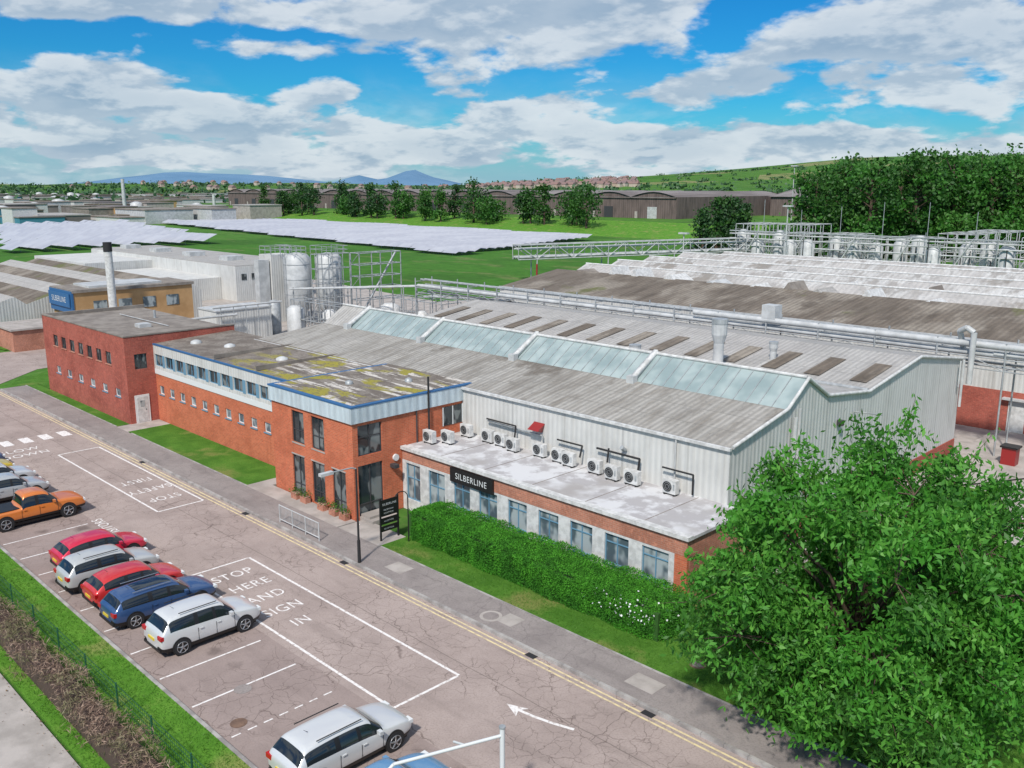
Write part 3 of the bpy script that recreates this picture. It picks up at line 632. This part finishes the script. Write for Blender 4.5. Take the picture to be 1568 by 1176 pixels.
# ------------------------------------------------------------ trees
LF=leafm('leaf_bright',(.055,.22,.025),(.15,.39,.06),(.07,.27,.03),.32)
LF2=leafm('leaf_deep',(.035,.145,.018),(.08,.24,.035),(.045,.16,.022),.28)  # deeper green mixed in among the other leaf clumps
LD=leafm('leaf_dark',(.022,.08,.014),(.052,.14,.023),(.03,.10,.018),.2,.12)
LM=leafm('leaf_mid',(.042,.14,.022),(.09,.23,.038),(.045,.15,.025),.25,.12)
LC=leafm('conifer',(.018,.055,.02),(.042,.10,.03),(.022,.065,.02),.1,.12)
LH=leafm('far_leaf_haze',(.045,.11,.045),(.08,.155,.06),(.055,.12,.055),.1,.01)  # distance haze painted into the leaf colour by desaturating it
def tree(x,y,z0,h,r,n,leaf,m1,m2,name='tree',kind='round',base=.2,ncl=40,spread=.2,asp=.6,droop=0.):
    b=MB();b.cyl((x,y,z0-.2),(x,y,z0+h*.25),h*.03,h*.024,'bark',8);b.cyl((x,y,z0+h*.25),(x,y,z0+h*.8),h*.024,h*.006,'bark',6)
    cz=z0+h*(base+(1-base)/2);rz=h*(1-base)/2
    cl=[]
    while len(cl)<ncl:
        v=rng.normal(size=3);v/=np.linalg.norm(v);q=rng.uniform(.45,.95)
        if kind=='cone':
            t=rng.uniform(0,1);a=rng.uniform(0,6.28);rr=r*(1-t)**.7*rng.uniform(.5,.95);p=np.array([x+rr*math.cos(a),y+rr*math.sin(a),z0+h*(base+(1-base)*t*.97)])
        else: p=np.array([x+v[0]*r*q,y+v[1]*r*q,cz+v[2]*rz*q*(1 if v[2]>0 else .85)])
        cl.append(p)
    cl=np.array(cl)
    for p in cl[::2]:
        zt=min(p[2]-.1*h,z0+h*.7);zt=max(zt,z0+h*.12);b.cyl((x,y,zt),tuple(p),h*.010,h*.002,'bark',4,False)
    per=n//ncl
    for i,p in enumerate(cl):
        sg=r*spread*rng.uniform(.7,1.3);P=p+rng.normal(size=(per,3))*[sg,sg,sg*.7]
        P=P[P[:,2]>z0+.05*h]
        b.quads(leaves(P,leaf,asp,.3,droop),m1 if i%3 else m2)
    return b.build(name)
def bigtree():
    x,y=-12.0,28.6;b=MB();ox,oy=x+.45,y+.4
    b.cyl((x,y,0),(x+.1,y+.05,1.4),.30,.24,'bark',12);b.cyl((x+.1,y+.05,1.4),(x+.2,y+.2,3.6),.24,.16,'bark',10)
    lobes=[];NL=44
    for i in range(NL):
        a=i*2.399+rng.uniform(-.25,.25);u=1-2*(i+.5)/NL;s=math.sqrt(1-u*u)
        if u<-.2: s=max(s,.84)
        q=rng.uniform(.74,.98);c=np.array([ox+5.7*s*q*math.cos(a),oy+5.7*s*q*math.sin(a),max(1.9,5.2+4.3*u*q)])
        lobes.append((c,rng.uniform(1.0,1.8)))
    for a in np.linspace(0,2*math.pi,10)[:-1]:
        lobes.append((np.array([ox+2.9*math.cos(a),oy+2.9*math.sin(a),2.3]),1.3));lobes.append((np.array([ox+3.7*math.cos(a+.3),oy+3.7*math.sin(a+.3),4.3]),1.5))
    lobes.append((np.array([ox,oy,6.]),2.4));lobes.append((np.array([ox+3.2,oy+3.2,7.4]),1.6))
    cl=[]
    for c,R in lobes:
        for j in range(int(5+R*4.2)):
            v=rng.normal(size=3);v/=np.linalg.norm(v);p=c+v*R*rng.uniform(.5,1.08)*np.array([1,1,.8])
            if p[2]<1.1:p[2]=1.1+rng.uniform(0,.5)
            cl.append((p,c))
    for c,R in lobes:
        mid=np.array([x+.2+(c[0]-x)*.4,y+.2+(c[1]-y)*.4,2.4+(c[2]-2.4)*.6])
        b.cyl((x+.1,y+.1,min(3.4,max(1.4,c[2]*.45))),tuple(mid),.10,.06,'bark',7,False);b.cyl(tuple(mid),tuple(c),.06,.025,'bark',6,False)
    for p,c in cl[::2]: b.cyl(tuple(c),tuple(p),.025,.01,'bark',4,False)
    for i,(p,c) in enumerate(cl):
        k=rng.integers(110,190);sg=rng.uniform(.28,.48)
        P=p+rng.normal(size=(k,3))*[sg,sg,sg*.6]
        P[:,2]-=.35*((P[:,0]-p[0])**2+(P[:,1]-p[1])**2)
        P=P[P[:,2]>.7]
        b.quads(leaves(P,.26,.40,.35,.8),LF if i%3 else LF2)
    for i in range(220):
        p,c=cl[rng.integers(len(cl))];d=(p-np.array([x,y,4.8]));d/=np.linalg.norm(d)+1e-6;tip=p+d*rng.uniform(.6,1.4)
        if tip[2]<1: continue
        b.cyl(tuple(p),tuple(tip),.015,.006,'bark',4,False)
        P=p+(tip-p)*rng.uniform(.2,1.05,(22,1))+rng.normal(size=(22,3))*.11;b.quads(leaves(P,.26,.38,.3,.8),LF)
    b.build('deciduous_tree')
bigtree()
# hedge
b=MB();HX0,HX1,HY0,HY1,HH=-36.4,-19.7,28.15,30.7,1.5
b.box(HX0+.2,HX1-.2,HY0+.2,HY1-.2,.1,HH-.15,M.setdefault('hd',plain('hedge_core',(.025,.09,.01),.9)))
n=90000
P=rng.uniform(0,1,(n,3));P=P*[HX1-HX0,HY1-HY0,HH]+[HX0,HY0,.12]
fx=rng.integers(0,10,n)
P[fx<5,2]=HH+.12;P[(fx>=5)&(fx<9),1]=HY0;P[fx==9,0]=np.where(rng.random((fx==9).sum())<.5,HX0,HX1)
w=.06*np.sin(P[:,0]*1.3+P[:,1])+.05*np.sin(P[:,0]*3.1+P[:,2]*2)+.03*np.sin(P[:,0]*6.3+P[:,1]*4)
P[:,2]+=w*(fx<5);P[:,1]-=w*((fx>=5)&(fx<9))
ez=np.clip((P[:,2]-(HH-.2))/.35,0,1);ey=np.clip(1-(P[:,1]-HY0)/.35,0,1);k=ez*ey;P[:,1]+=k*.12;P[:,2]-=k*.14
ex=np.clip(1-(P[:,0]-HX0)/.9,0,1)+np.clip(1-(HX1-P[:,0])/.9,0,1);P[:,2]-=ez*ex*.25;P[:,1]+=ex*.5*np.clip(1-(P[:,1]-HY0)/1.2,0,1)
P+=rng.normal(size=P.shape)*.03
HG=leafm('hedge_leaf',(.04,.20,.012),(.09,.33,.025),(.035,.16,.012),.15,1.4,.8)
b.quads(leaves(P,.075,.65,.2),HG)
for _ in range(60):
    xx=rng.uniform(HX0+.3,HX1-.3);yy=rng.uniform(HY0,HY1);Q=np.array([xx,yy,HH+.15])+rng.normal(size=(30,3))*[.08,.08,.07];b.quads(leaves(Q,.07,.6),HG)
Q=rng.normal(size=(130,3))*[.9,.35,.22]+[-21.2,28.2,1.25];b.quads(leaves(Q,.09,.9),'frameW')
b.build('hedge')
b=MB();n=34000;P=rng.uniform(0,1,(n,3))*[75,1.3,1.05]+[-80,8.9,.1];P[:,2]=np.where(rng.random(n)<.6,1.05+rng.normal(size=n)*.12,P[:,2]);P[:,1]+=.15*np.sin(P[:,0]*1.1);P[:,2]+=.08*np.sin(P[:,0]*2.3)
HB=leafm('twig_hedge',(.19,.12,.09),(.34,.24,.18),(.17,.16,.08),.05,.9)
b.box(-79.8,-5.2,9.15,9.95,.1,.85,M.setdefault('tw',plain('twig_core',(.08,.05,.04),.95)));b.quads(leaves(P,.24,.12,0),HB);b.build('dry_hedge')
b=MB();M['green']=plain('green_metal',(.02,.10,.05),.5)
x=-80
while x<-5:
    b.cyl((x,10.7,.1),(x,10.7,1.15),.035,.035,'green',6)
    x+=2.9
for z in(.3,.6,.9,1.1): b.cyl((-80,10.7,z),(-5,10.7,z),.01,.01,'green',4)
x=-60
while x<-8: b.cyl((x,10.7,.2),(x,10.7,1.1),.006,.006,'green',3,False);x+=.16
b.build('mesh_fence')
for x,y,h in ((-131,200,13),(-136,214,15),(-140,226,16),(-145,238,15),(-133,222,12),(-150,252,13)): tree(x,y,0,h,4.2,2200,.8,LC,LD,'conifer_tree','cone',.03,60,.16)
for i in range(38):
    x=-482+i*6.6+random.uniform(-3,3)
    if i in(5,11,21,30): continue
    tree(x,289+random.uniform(-12,8),1.4+random.uniform(0,1),random.uniform(9.5,18),random.uniform(3.6,6.2),1000,1.15,random.choice((LD,LM,LC)),LD,'tree','round' if i%3 else 'cone',.04,28,.24)
for row,f0 in enumerate((238,268,300)):
    for i in range(12):
        u=.335+i*.027+row*.009+random.uniform(-.006,.006);f=f0+random.uniform(-8,8);x,y=cam_to_site(u*f,f)
        top=18.5+f*random.uniform(.022,.046)*(.35+.65*min(1,(u-.31)/.05));z0=1+row
        tree(x,y,z0,top-z0,random.uniform(5.5,8),2400,1.1,random.choice((LM,LD,LM)),LF2,'tree','round',.04,70,.17)
for i in range(9):
    r=60+i*8;f=232+random.uniform(-8,8);x,y=cam_to_site(r+10,f);tree(x,y,0,random.uniform(9,14),random.uniform(5,7),1500,1.0,LM,LF2,'tree','round',.02,40,.22)

# background terrain
def hz(r,f):
    t=np.clip((f-700)/2300,0,1);t=t*t*(3-2*t)
    A=18+np.clip((r+200)/1000,0,1)*26+np.clip((r-350)/900,0,1)*62
    return -1+A*t+5*t*np.sin(r/170.)+4*t*np.sin(f/210.+r/300.)
b=MB();nr,nf=110,50;R=np.linspace(-2600,3000,nr);F=np.linspace(650,4200,nf);vs=[]
for f in F:
    for r in R: x,y=cam_to_site(r,f);vs.append((x,y,float(hz(r,f))))
b.add(vs,[(j*nr+i,j*nr+i+1,(j+1)*nr+i+1,(j+1)*nr+i) for j in range(nf-1) for i in range(nr-1)],'field',True);b.build('hills')
M['haze']=mat('distant_hill_haze',(.14,.25,.38),(.11,.21,.33),.002,1.,spec=0)  # blue aerial haze painted straight into the base colour
b=MB()
def peak(u0,u1,hs,f):
    n=len(hs);vs=[]
    for i,h in enumerate(hs):
        u=u0+(u1-u0)*i/(n-1)
        for ff,hh in((f,-5),(f+300,h*.6),(f+800,h)): x,y=cam_to_site(u*(f),ff);vs.append((x,y,hh))
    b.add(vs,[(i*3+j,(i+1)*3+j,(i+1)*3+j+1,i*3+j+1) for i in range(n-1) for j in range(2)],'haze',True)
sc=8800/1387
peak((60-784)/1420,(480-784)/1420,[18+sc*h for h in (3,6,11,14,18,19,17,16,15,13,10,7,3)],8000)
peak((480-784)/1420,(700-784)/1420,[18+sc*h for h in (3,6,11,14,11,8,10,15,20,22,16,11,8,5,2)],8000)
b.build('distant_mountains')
pts=[]
for i in range(2000):
    f=700*math.exp(random.random()*1.5);u=random.uniform(-.62,.62)
    if u>.12 and random.random()<.45: continue
    r=u*f
    if random.random()<.6: f=round(f/260)*260+random.uniform(-12,12)
    if f<700: continue
    z=float(hz(r,f));x,y=cam_to_site(r,f);s=random.uniform(4,9)
    P=rng.normal(size=(16,3))*[s*.8,s*.8,s*.3]+[x,y,z+s*.4];pts.append(P)
P=np.concatenate(pts);b=MB();b.quads(leaves(P,6.,.8),LH);b.build('distant_trees')
M['h1']=mat('house_wall',(.46,.34,.28),(.54,.46,.4),.05);M['h2']=mat('house_roof',(.26,.16,.14),(.2,.15,.15),.05)
b=MB()
for i in range(230):
    f=random.uniform(1700,2600);u=random.uniform(-.05,.13) if i<190 else random.uniform(-.5,.1);r=u*f;z=float(hz(r,f));x,y=cam_to_site(r,f);w=random.uniform(8,16);h=random.uniform(5,8)
    b.box(x,x+w,y,y+9,z-2,z+h,'h1');b.add([(x-.5,y-.5,z+h),(x+w+.5,y-.5,z+h),(x+w+.5,y+9.5,z+h),(x-.5,y+9.5,z+h),(x-.5,y+4.5,z+h+4),(x+w+.5,y+4.5,z+h+4)],[(0,1,5,4),(3,4,5,2),(0,4,3),(1,2,5)],'h2')
b.build('distant_houses')
b=MB();ks=['clad','wareh','roofD','conc','conc','white','steelw','felt','wroof','tan','teal']
for i in range(260):
    f=random.uniform(330,1300);u=random.uniform(-.60,-.30);r=u*f;x,y=cam_to_site(r,f)
    if -460<x<-150 and 60<y<262: continue
    if y>255 and x>-640 and f<700: continue
    w=random.uniform(8,45);d=random.uniform(8,25);h=random.uniform(3,8)
    if random.random()<.15:
        b.rings(x,y,[(4,0),(4,h+1),(1,h+2)],'steelw',12);continue
    b.box(x,x+w,y,y+d,0,h,random.choice(ks));b.box(x-.3,x+w+.3,y-.3,y+d+.3,h,h+.5,random.choice(('roofD','roofB','felt','felt','wroof')))
b.build('distant_industrial_buildings')
b=MB()
for r,f,h in((-235,560,22),(-200,620,12)): x,y=cam_to_site(r,f);b.cyl((x,y,0),(x,y,h),1.2,1.,'steelw',10)
b.build('distant_chimneys')
b=MB()
for (x,y,h) in ((-104,152,9),(-140,262,24),(-96,178,14)): b.cyl((x,y,0),(x,y,h),.2,.12,'steelw',6);b.box(x-1,x+1,y-.5,y+.5,h,h+.3,'steelw')
b.build('floodlight_masts')
b=MB();b.cyl((-89,94,0),(-89,94,7.5),.15,.12,'red',6);b.build('red_post')

# ------------------------------------------------------------ street furniture
b=MB();b.cyl((-35.2,24.45,.1),(-35.2,24.45,1.3),.09,.08,'rub',8);b.cyl((-35.2,24.45,1.3),(-35.2,24.45,5.0),.055,.045,'rub',8)
b.path([(-35.2,24.45,5.0),(-35.2,24.2,5.1),(-35.2,23.1,5.12)],.035,'steel',6);b.box(-35.32,-35.08,22.4,23.1,5.06,5.2,'steelw');b.build('street_lamp')
b=MB();b.cyl((-35.6,27.9,.1),(-35.6,27.9,2.6),.035,.03,'black',8)
pp=[(-35.6,27.9-.45+.45*math.cos(t),2.6+.4*math.sin(t)) for t in np.linspace(0,math.pi*.8,7)];b.path(pp,.025,'black');b.build('lamp_post')
b=MB();x=-42.9
for x in(-42.9,-41.6,-40.3,-39.0): b.cyl((x,24.6,.1),(x,24.6,1.15),.035,.035,'steelw',8)
for z in(.3,1.12): b.cyl((-42.9,24.6,z),(-39,24.6,z),.03,.03,'steelw',6)
x=-42.8
while x<-39: b.cyl((x,24.6,.3),(x,24.6,1.12),.011,.011,'steelw',5,False);x+=.13
b.build('pedestrian_guardrail')
b=MB();b.cyl((-16.8,16.4,0),(-16.8,16.4,3.15),.075,.075,'frameW',12);b.cyl((-16.8,16.4,3.15),(-16.8,16.4,3.2),.1,.1,'steel',12)
b.path([(-16.8,16.4,2.9),(-17.9,13.3,2.95)],.05,'frameW',8);b.path([(-17.9,13.3,2.95),(-18.1,12.9,2.5),(-18.1,12.8,0)],.05,'frameW',8);b.path([(-17.2,15.3,2.92),(-17.9,15.5,2.6)],.035,'frameW',8);b.build('height_barrier')
b=MB();b.box(-14.45,-14.2,26.6,26.8,.1,.6,'brickC');b.box(-14.5,-14.15,26.55,26.85,.6,.66,'black');b.build('bollard')
b=MB();b.box(-18.1,-17.2,64.6,65.4,.14,1.3,'red');b.box(-18.2,-17.1,64.5,65.5,1.3,1.42,'black')
for q in (64.75,65.25): b.cyl((-18.15,q,.22),(-18.05,q,.22),.1,.1,'rub',10)
b.build('wheeled_bin')

# ------------------------------------------------------------ cars
def paint(c,metal=.2): return plain('car_paint',c,.3,metal,.5,.8)
def car(x,y,col,L=4.4,W=1.84,H=1.55,kind='hatch',name='parked_car',pano=False):
    p=paint(col);e=empty(name,(x,y,0));k=H/1.5;bl=.93*k
    if kind=='pickup':
        st=[(0,.5,.62,.85,.86),(.01,.42,.85,1.02,.93),(.04,.4,.98,1.06,.97),(.12,.38,1.0,1.06,1),(.34,.38,1.0,1.06,1),(.355,.38,1.0,1.12,1),(.375,.38,1.02,H*.95,1),(.41,.38,1.02,H,1),(.50,.38,1.02,H,1),(.515,.38,1.02,H,1),(.58,.38,1.02,H*.98,1),(.62,.38,1.02,H*.94,1),(.715,.38,1.04,1.14,1),(.74,.38,1.03,1.12,1),(.85,.38,1.0,1.09,.99),(.94,.4,.95,1.03,.95),(.985,.42,.75,.9,.87),(1,.5,.6,.75,.8)]
        win=(.355,.70);pil=[(.50,.515)];ws=(.62,.715);rw=(.355,.375)
    else:
        rt=.10 if kind=='suv' else (.12 if kind=='hatch' else .09)
        rh={'suv':.965,'hatch':.93,'wagon':.96}[kind]
        st=[(0,.42,.62,.80,.80),(.008,.34,.80,.95,.90),(.03,.28,bl,bl+.09,.955),(rt,.26,bl+.03,H*(rh-.03),.98),(rt+.04,.24,bl+.03,H*rh,.99),(.25,.23,bl+.01,H*.99,1),(.335,.22,bl,H,1),(.35,.22,bl,H,1),(.45,.22,bl-.02,H,1),(.51,.22,bl-.03,H*.995,1),(.525,.22,bl-.03,H*.99,1),(.58,.22,bl-.04,H*.97,1),(.615,.22,bl-.04,H*.94,1),(.72,.22,bl-.04,bl+.06,1),(.75,.22,bl-.06,bl+.03,1),(.84,.23,bl-.10,bl-.02,.985),(.92,.25,bl-.18,bl-.09,.95),(.975,.3,bl-.30,bl-.2,.86),(1,.4,.55,.62,.72)]
        win=(rt-.02,.69);pil=[(.335,.35),(.51,.525)];ws=(.615,.72);rw=(.03,rt)
    b=MB();vs=[];hw=W/2;m=13
    for t,zb,be,top,wf in st:
        yy=-L/2+L*t;w=hw*wf;fr=max(0,min(1,(top-be)/(H-be)));wr=w*(.93-.20*fr)
        half=[(w*.90,zb),(w*.985,zb+.16),(w,(zb+be)/2+.05),(w*.975,be),(wr,top-.055 if fr>.3 else top-.035),(wr*.72,top-.005),(0,top+.012)]
        ring=half+[(-a,c) for a,c in half[-2::-1]]
        vs+=[(a,yy,c) for a,c in ring]
    n=len(st);G=M['carglass'];BK=M['black'];
    for i in range(n-1):
        t0,t1=st[i][0],st[i+1][0];tm=(t0+t1)/2
        for j in range(m-1):
            f=(i*m+j,i*m+j+1,(i+1)*m+j+1,(i+1)*m+j);kk=p
            jj=j if j<6 else 11-j
            if jj==0: kk=BK
            if jj==3 and win[0]<tm<win[1]:
                kk=G
                if any(a<=tm<=c for a,c in pil): kk=BK
            if jj in(4,5) and ws[0]<tm<ws[1]: kk=G
            if jj in(4,5) and rw[0]<tm<rw[1]: kk=G
            if pano and jj==5 and .25<tm<.58: kk=G
            if kind=='pickup' and jj==5 and .05<tm<.34: kk=BK
            b.add([vs[q] for q in f],[(0,1,2,3)],kk,True)
    b.add(vs[:m],[tuple(range(m))],p,True);b.add(vs[-m:],[tuple(range(m))[::-1]],p,True)
    o=b.build('body',e)
    bm=bmesh.new();bm.from_mesh(o.data);bmesh.ops.remove_doubles(bm,verts=bm.verts,dist=.0005);bmesh.ops.recalc_face_normals(bm,faces=bm.faces);bm.to_mesh(o.data);bm.free()
    md=o.modifiers.new('s','SUBSURF');md.levels=2;md.render_levels=2
    b=MB();R=.345 if kind!='pickup' else .40
    for t in(.185,.80):
        yy=-L/2+L*t
        for s in(-1,1):
            X=s*hw
            b.cyl((X-s*.25,yy,R+.02),(X+s*.004,yy,R+.02),R+.05,R+.05,'black',24)
            b.cyl((X-s*.2,yy,R),(X+s*.02,yy,R),R,R,'rub',24);b.cyl((X+s*.02,yy,R),(X+s*.026,yy,R),R*.68,R*.68,'black',20)
            for q in range(5):
                a=q*2*math.pi/5+.3;c=(X+s*.034,yy,R);q2=(X+s*.034,yy+R*.66*math.cos(a),R+R*.66*math.sin(a));b.cyl(c,q2,.04,.03,'rim',4)
            for q in range(20):
                a=q*2*math.pi/20;a2=(q+1)*2*math.pi/20;b.cyl((X+s*.03,yy+R*.66*math.cos(a),R+R*.66*math.sin(a)),(X+s*.03,yy+R*.66*math.cos(a2),R+R*.66*math.sin(a2)),.018,.018,'rim',4,False)
    b.build('wheels',e)
    b=MB();zt=st[2][2]
    for s in(-1,1):
        b.box(s*hw*.60,s*hw*.93,-L/2+.0,-L/2+.14,zt-.20,zt-.04,'taillight');b.box(s*hw*.55,s*hw*.86,L/2-.26,L/2-.06,.60*k,.72*k,'frameW')
        yy=-L/2+L*.665;b.box(s*(hw-.02),s*(hw+.17),yy-.08,yy+.06,bl-.0,bl+.13,p)
        for t in((.345,.52,.70)): yy=-L/2+L*t;b.box(s*(hw*.99),s*(hw+.003),yy-.006,yy+.006,.35,bl-.1,'black')
        for t in(.38,.55): yy=-L/2+L*t;b.box(s*(hw*.985),s*(hw+.02),yy-.09,yy+.06,bl-.17,bl-.13,p)
        if kind in('suv','wagon'): b.cyl((s*hw*.70,-L*.30,H+.02),(s*hw*.70,L*.06,H+.02),.02,.02,'rub' if not pano else 'rim',6)
    b.box(-.26,.26,-L/2-.03,-L/2+.02,zt-.36,zt-.25,'plate');b.box(-hw*.8,hw*.8,-L/2-.02,-L/2+.1,.30,.42,'black')
    b.box(-.26,.26,L/2-.03,L/2+.02,.42,.52,'frameW')
    b.box(-hw*.80,hw*.80,-L/2+.3,L/2-.3,.16,.3,'black');b.cyl((0,-L*.28,H),(0,-L*.31,H+.12),.012,.008,'rub',4)
    if kind=='pickup': b.box(-hw*.78,hw*.78,-L/2+.12,-L/2+L*.34,1.045,1.085,'black')
    b.build('trim',e)
M['carglass']=plain('car_glass',(.015,.02,.024),.05,0,.8);M['taillight']=plain('tail_light',(.45,.01,.01),.25);M['plate']=plain('plate_yellow',(.65,.5,.05),.5)
car(-33.85,15.6,(.66,.67,.67),4.5,1.86,1.66,'suv')
car(-37.4,15.3,(.035,.085,.21),4.75,1.84,1.48,'wagon',pano=True)
car(-39.85,15.2,(.62,.035,.035),4.2,1.8,1.46,'hatch')
car(-42.35,15.0,(.52,.53,.52),4.4,1.84,1.6,'suv')
car(-45.0,15.6,(.65,.02,.06),4.3,1.8,1.48,'hatch')
car(-53.35,15.1,(.72,.21,.04),5.3,1.9,1.8,'pickup',name='pickup_truck')
car(-58.2,15.2,(.45,.47,.48),4.4);car(-61,15.3,(.58,.60,.61),4.5,1.85,1.6,'suv');car(-63.7,15.2,(.65,.48,.03),3.9,1.75,1.5);car(-66.4,15.2,(.06,.1,.2),4.3)
car(-22.75,14.9,(.66,.67,.67),4.7,1.85,1.55,'suv')
car(-19.6,14.3,(.15,.32,.52),4.3,1.8,1.45)

# ------------------------------------------------------------ world
w=bpy.data.worlds.new('World');bpy.context.scene.world=w;w.use_nodes=True;nt=w.node_tree;bg=nt.nodes['Background']
SUN_EL=math.radians(48)
sd=Vector((.45,-.89,0)).normalized()
sky=nt.nodes.new('ShaderNodeTexSky');sky.sky_type='NISHITA';sky.sun_disc=False;sky.sun_elevation=SUN_EL
sky.sun_rotation=math.atan2(sd.x,sd.y);sky.air_density=1.;sky.dust_density=.6;sky.ozone_density=2.
tc=nt.nodes.new('ShaderNodeTexCoord');sp=nt.nodes.new('ShaderNodeSeparateXYZ');nt.links.new(tc.outputs['Generated'],sp.inputs[0])
x,y,z=sp.outputs
r=mth(nt,'MULTIPLY',mth(nt,'ADD',x,y),S2);f=mth(nt,'MULTIPLY',mth(nt,'SUBTRACT',y,x),S2)
az=mth(nt,'ARCTAN2',r,f)
zc=mth(nt,'MAXIMUM',z,0.)
den=mth(nt,'MULTIPLY_ADD',zc,.28,.10)
def cvec(dz):
    c=nt.nodes.new('ShaderNodeCombineXYZ');nt.links.new(mth(nt,'DIVIDE',x,den),c.inputs[0]);nt.links.new(mth(nt,'DIVIDE',y,den),c.inputs[1])
    nt.links.new(mth(nt,'MULTIPLY',mth(nt,'POWER',mth(nt,'ADD',zc,dz),.7),9.),c.inputs[2]);return c.outputs[0]
def cn(dz): return noise(nt,cvec(dz),1.05,11,.54,.1)
def blob(px,py,rx,ry,wt,tilt=0):
    a0=(px-784)/1420;e0=(283-py)/1440
    a=mth(nt,'DIVIDE',mth(nt,'SUBTRACT',az,a0),rx/1420)
    e=mth(nt,'DIVIDE',mth(nt,'SUBTRACT',mth(nt,'SUBTRACT',z,e0),mth(nt,'MULTIPLY',mth(nt,'SUBTRACT',az,a0),tilt)),ry/1440)
    q=mth(nt,'ADD',mth(nt,'MULTIPLY',a,a),mth(nt,'MULTIPLY',e,e))
    return mth(nt,'MULTIPLY',mth(nt,'EXPONENT',mth(nt,'MULTIPLY',q,-1.)),wt)
bs=mth(nt,'MULTIPLY',sstep(nt,z,.22,.45),.12)  # extra out-of-frame cloud cover, added to brighten the ambient light
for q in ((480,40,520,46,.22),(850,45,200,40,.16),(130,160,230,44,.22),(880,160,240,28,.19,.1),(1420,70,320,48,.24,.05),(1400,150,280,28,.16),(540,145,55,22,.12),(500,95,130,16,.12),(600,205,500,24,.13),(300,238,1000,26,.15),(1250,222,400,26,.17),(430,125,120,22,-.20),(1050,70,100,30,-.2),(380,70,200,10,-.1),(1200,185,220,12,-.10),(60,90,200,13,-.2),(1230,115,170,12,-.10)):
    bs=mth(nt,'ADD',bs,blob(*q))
n0=cn(0.);n1=cn(.012)
# thin veil layer near the horizon
veil=noise(nt,cvec(.5),.6,8,.6,.3)
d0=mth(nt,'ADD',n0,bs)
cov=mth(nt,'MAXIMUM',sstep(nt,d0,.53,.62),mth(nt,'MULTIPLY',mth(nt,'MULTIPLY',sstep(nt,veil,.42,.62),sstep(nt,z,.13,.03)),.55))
lit=sstep(nt,mth(nt,'SUBTRACT',n0,n1),-.05,.06)
thick=sstep(nt,d0,.58,.84)
sh=mth(nt,'ADD',mth(nt,'MULTIPLY',lit,.60),mth(nt,'MULTIPLY',mth(nt,'SUBTRACT',1.,thick),.32),None,True)
cc=mixc(nt,sh,(2.4,3.3,4.3),(5.8,6.2,6.5))
hs=nt.nodes.new('ShaderNodeHueSaturation');hs.inputs['Saturation'].default_value=1.45;hs.inputs['Value'].default_value=.80;nt.links.new(sky.outputs[0],hs.inputs['Color'])
tint=mixc(nt,1.,hs.outputs[0],(.14,.70,1.0),'MULTIPLY')
hzf=mth(nt,'MULTIPLY',sstep(nt,z,.09,-.01),.65)
base=mixc(nt,hzf,tint,(2.9,4.3,5.5))
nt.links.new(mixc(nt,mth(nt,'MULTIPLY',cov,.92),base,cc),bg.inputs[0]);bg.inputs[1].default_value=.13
sl=bpy.data.lights.new('sun','SUN');sl.energy=4.1;sl.angle=math.radians(4);sl.color=(1,.94,.87)
so=bpy.data.objects.new('sun',sl);C.objects.link(so)
D=Vector((sd.x*math.cos(SUN_EL),sd.y*math.cos(SUN_EL),math.sin(SUN_EL)));so.rotation_euler=D.to_track_quat('Z','Y').to_euler()
# ------------------------------------------------------------ camera
cd=bpy.data.cameras.new('camera');cam=bpy.data.objects.new('camera',cd);C.objects.link(cam);cam.location=(0,0,18.5)
cd.sensor_width=36;cd.lens=36*1387/1568;cd.clip_end=30000;cd.clip_start=.5
th=math.atan(305/1387.);fw=Vector((-S2*math.cos(th),S2*math.cos(th),-math.sin(th)));cam.rotation_euler=fw.to_track_quat('-Z','Y').to_euler()
sc_=bpy.context.scene;sc_.camera=cam
sc_.view_settings.view_transform='Standard';sc_.view_settings.look='None';sc_.view_settings.exposure=0
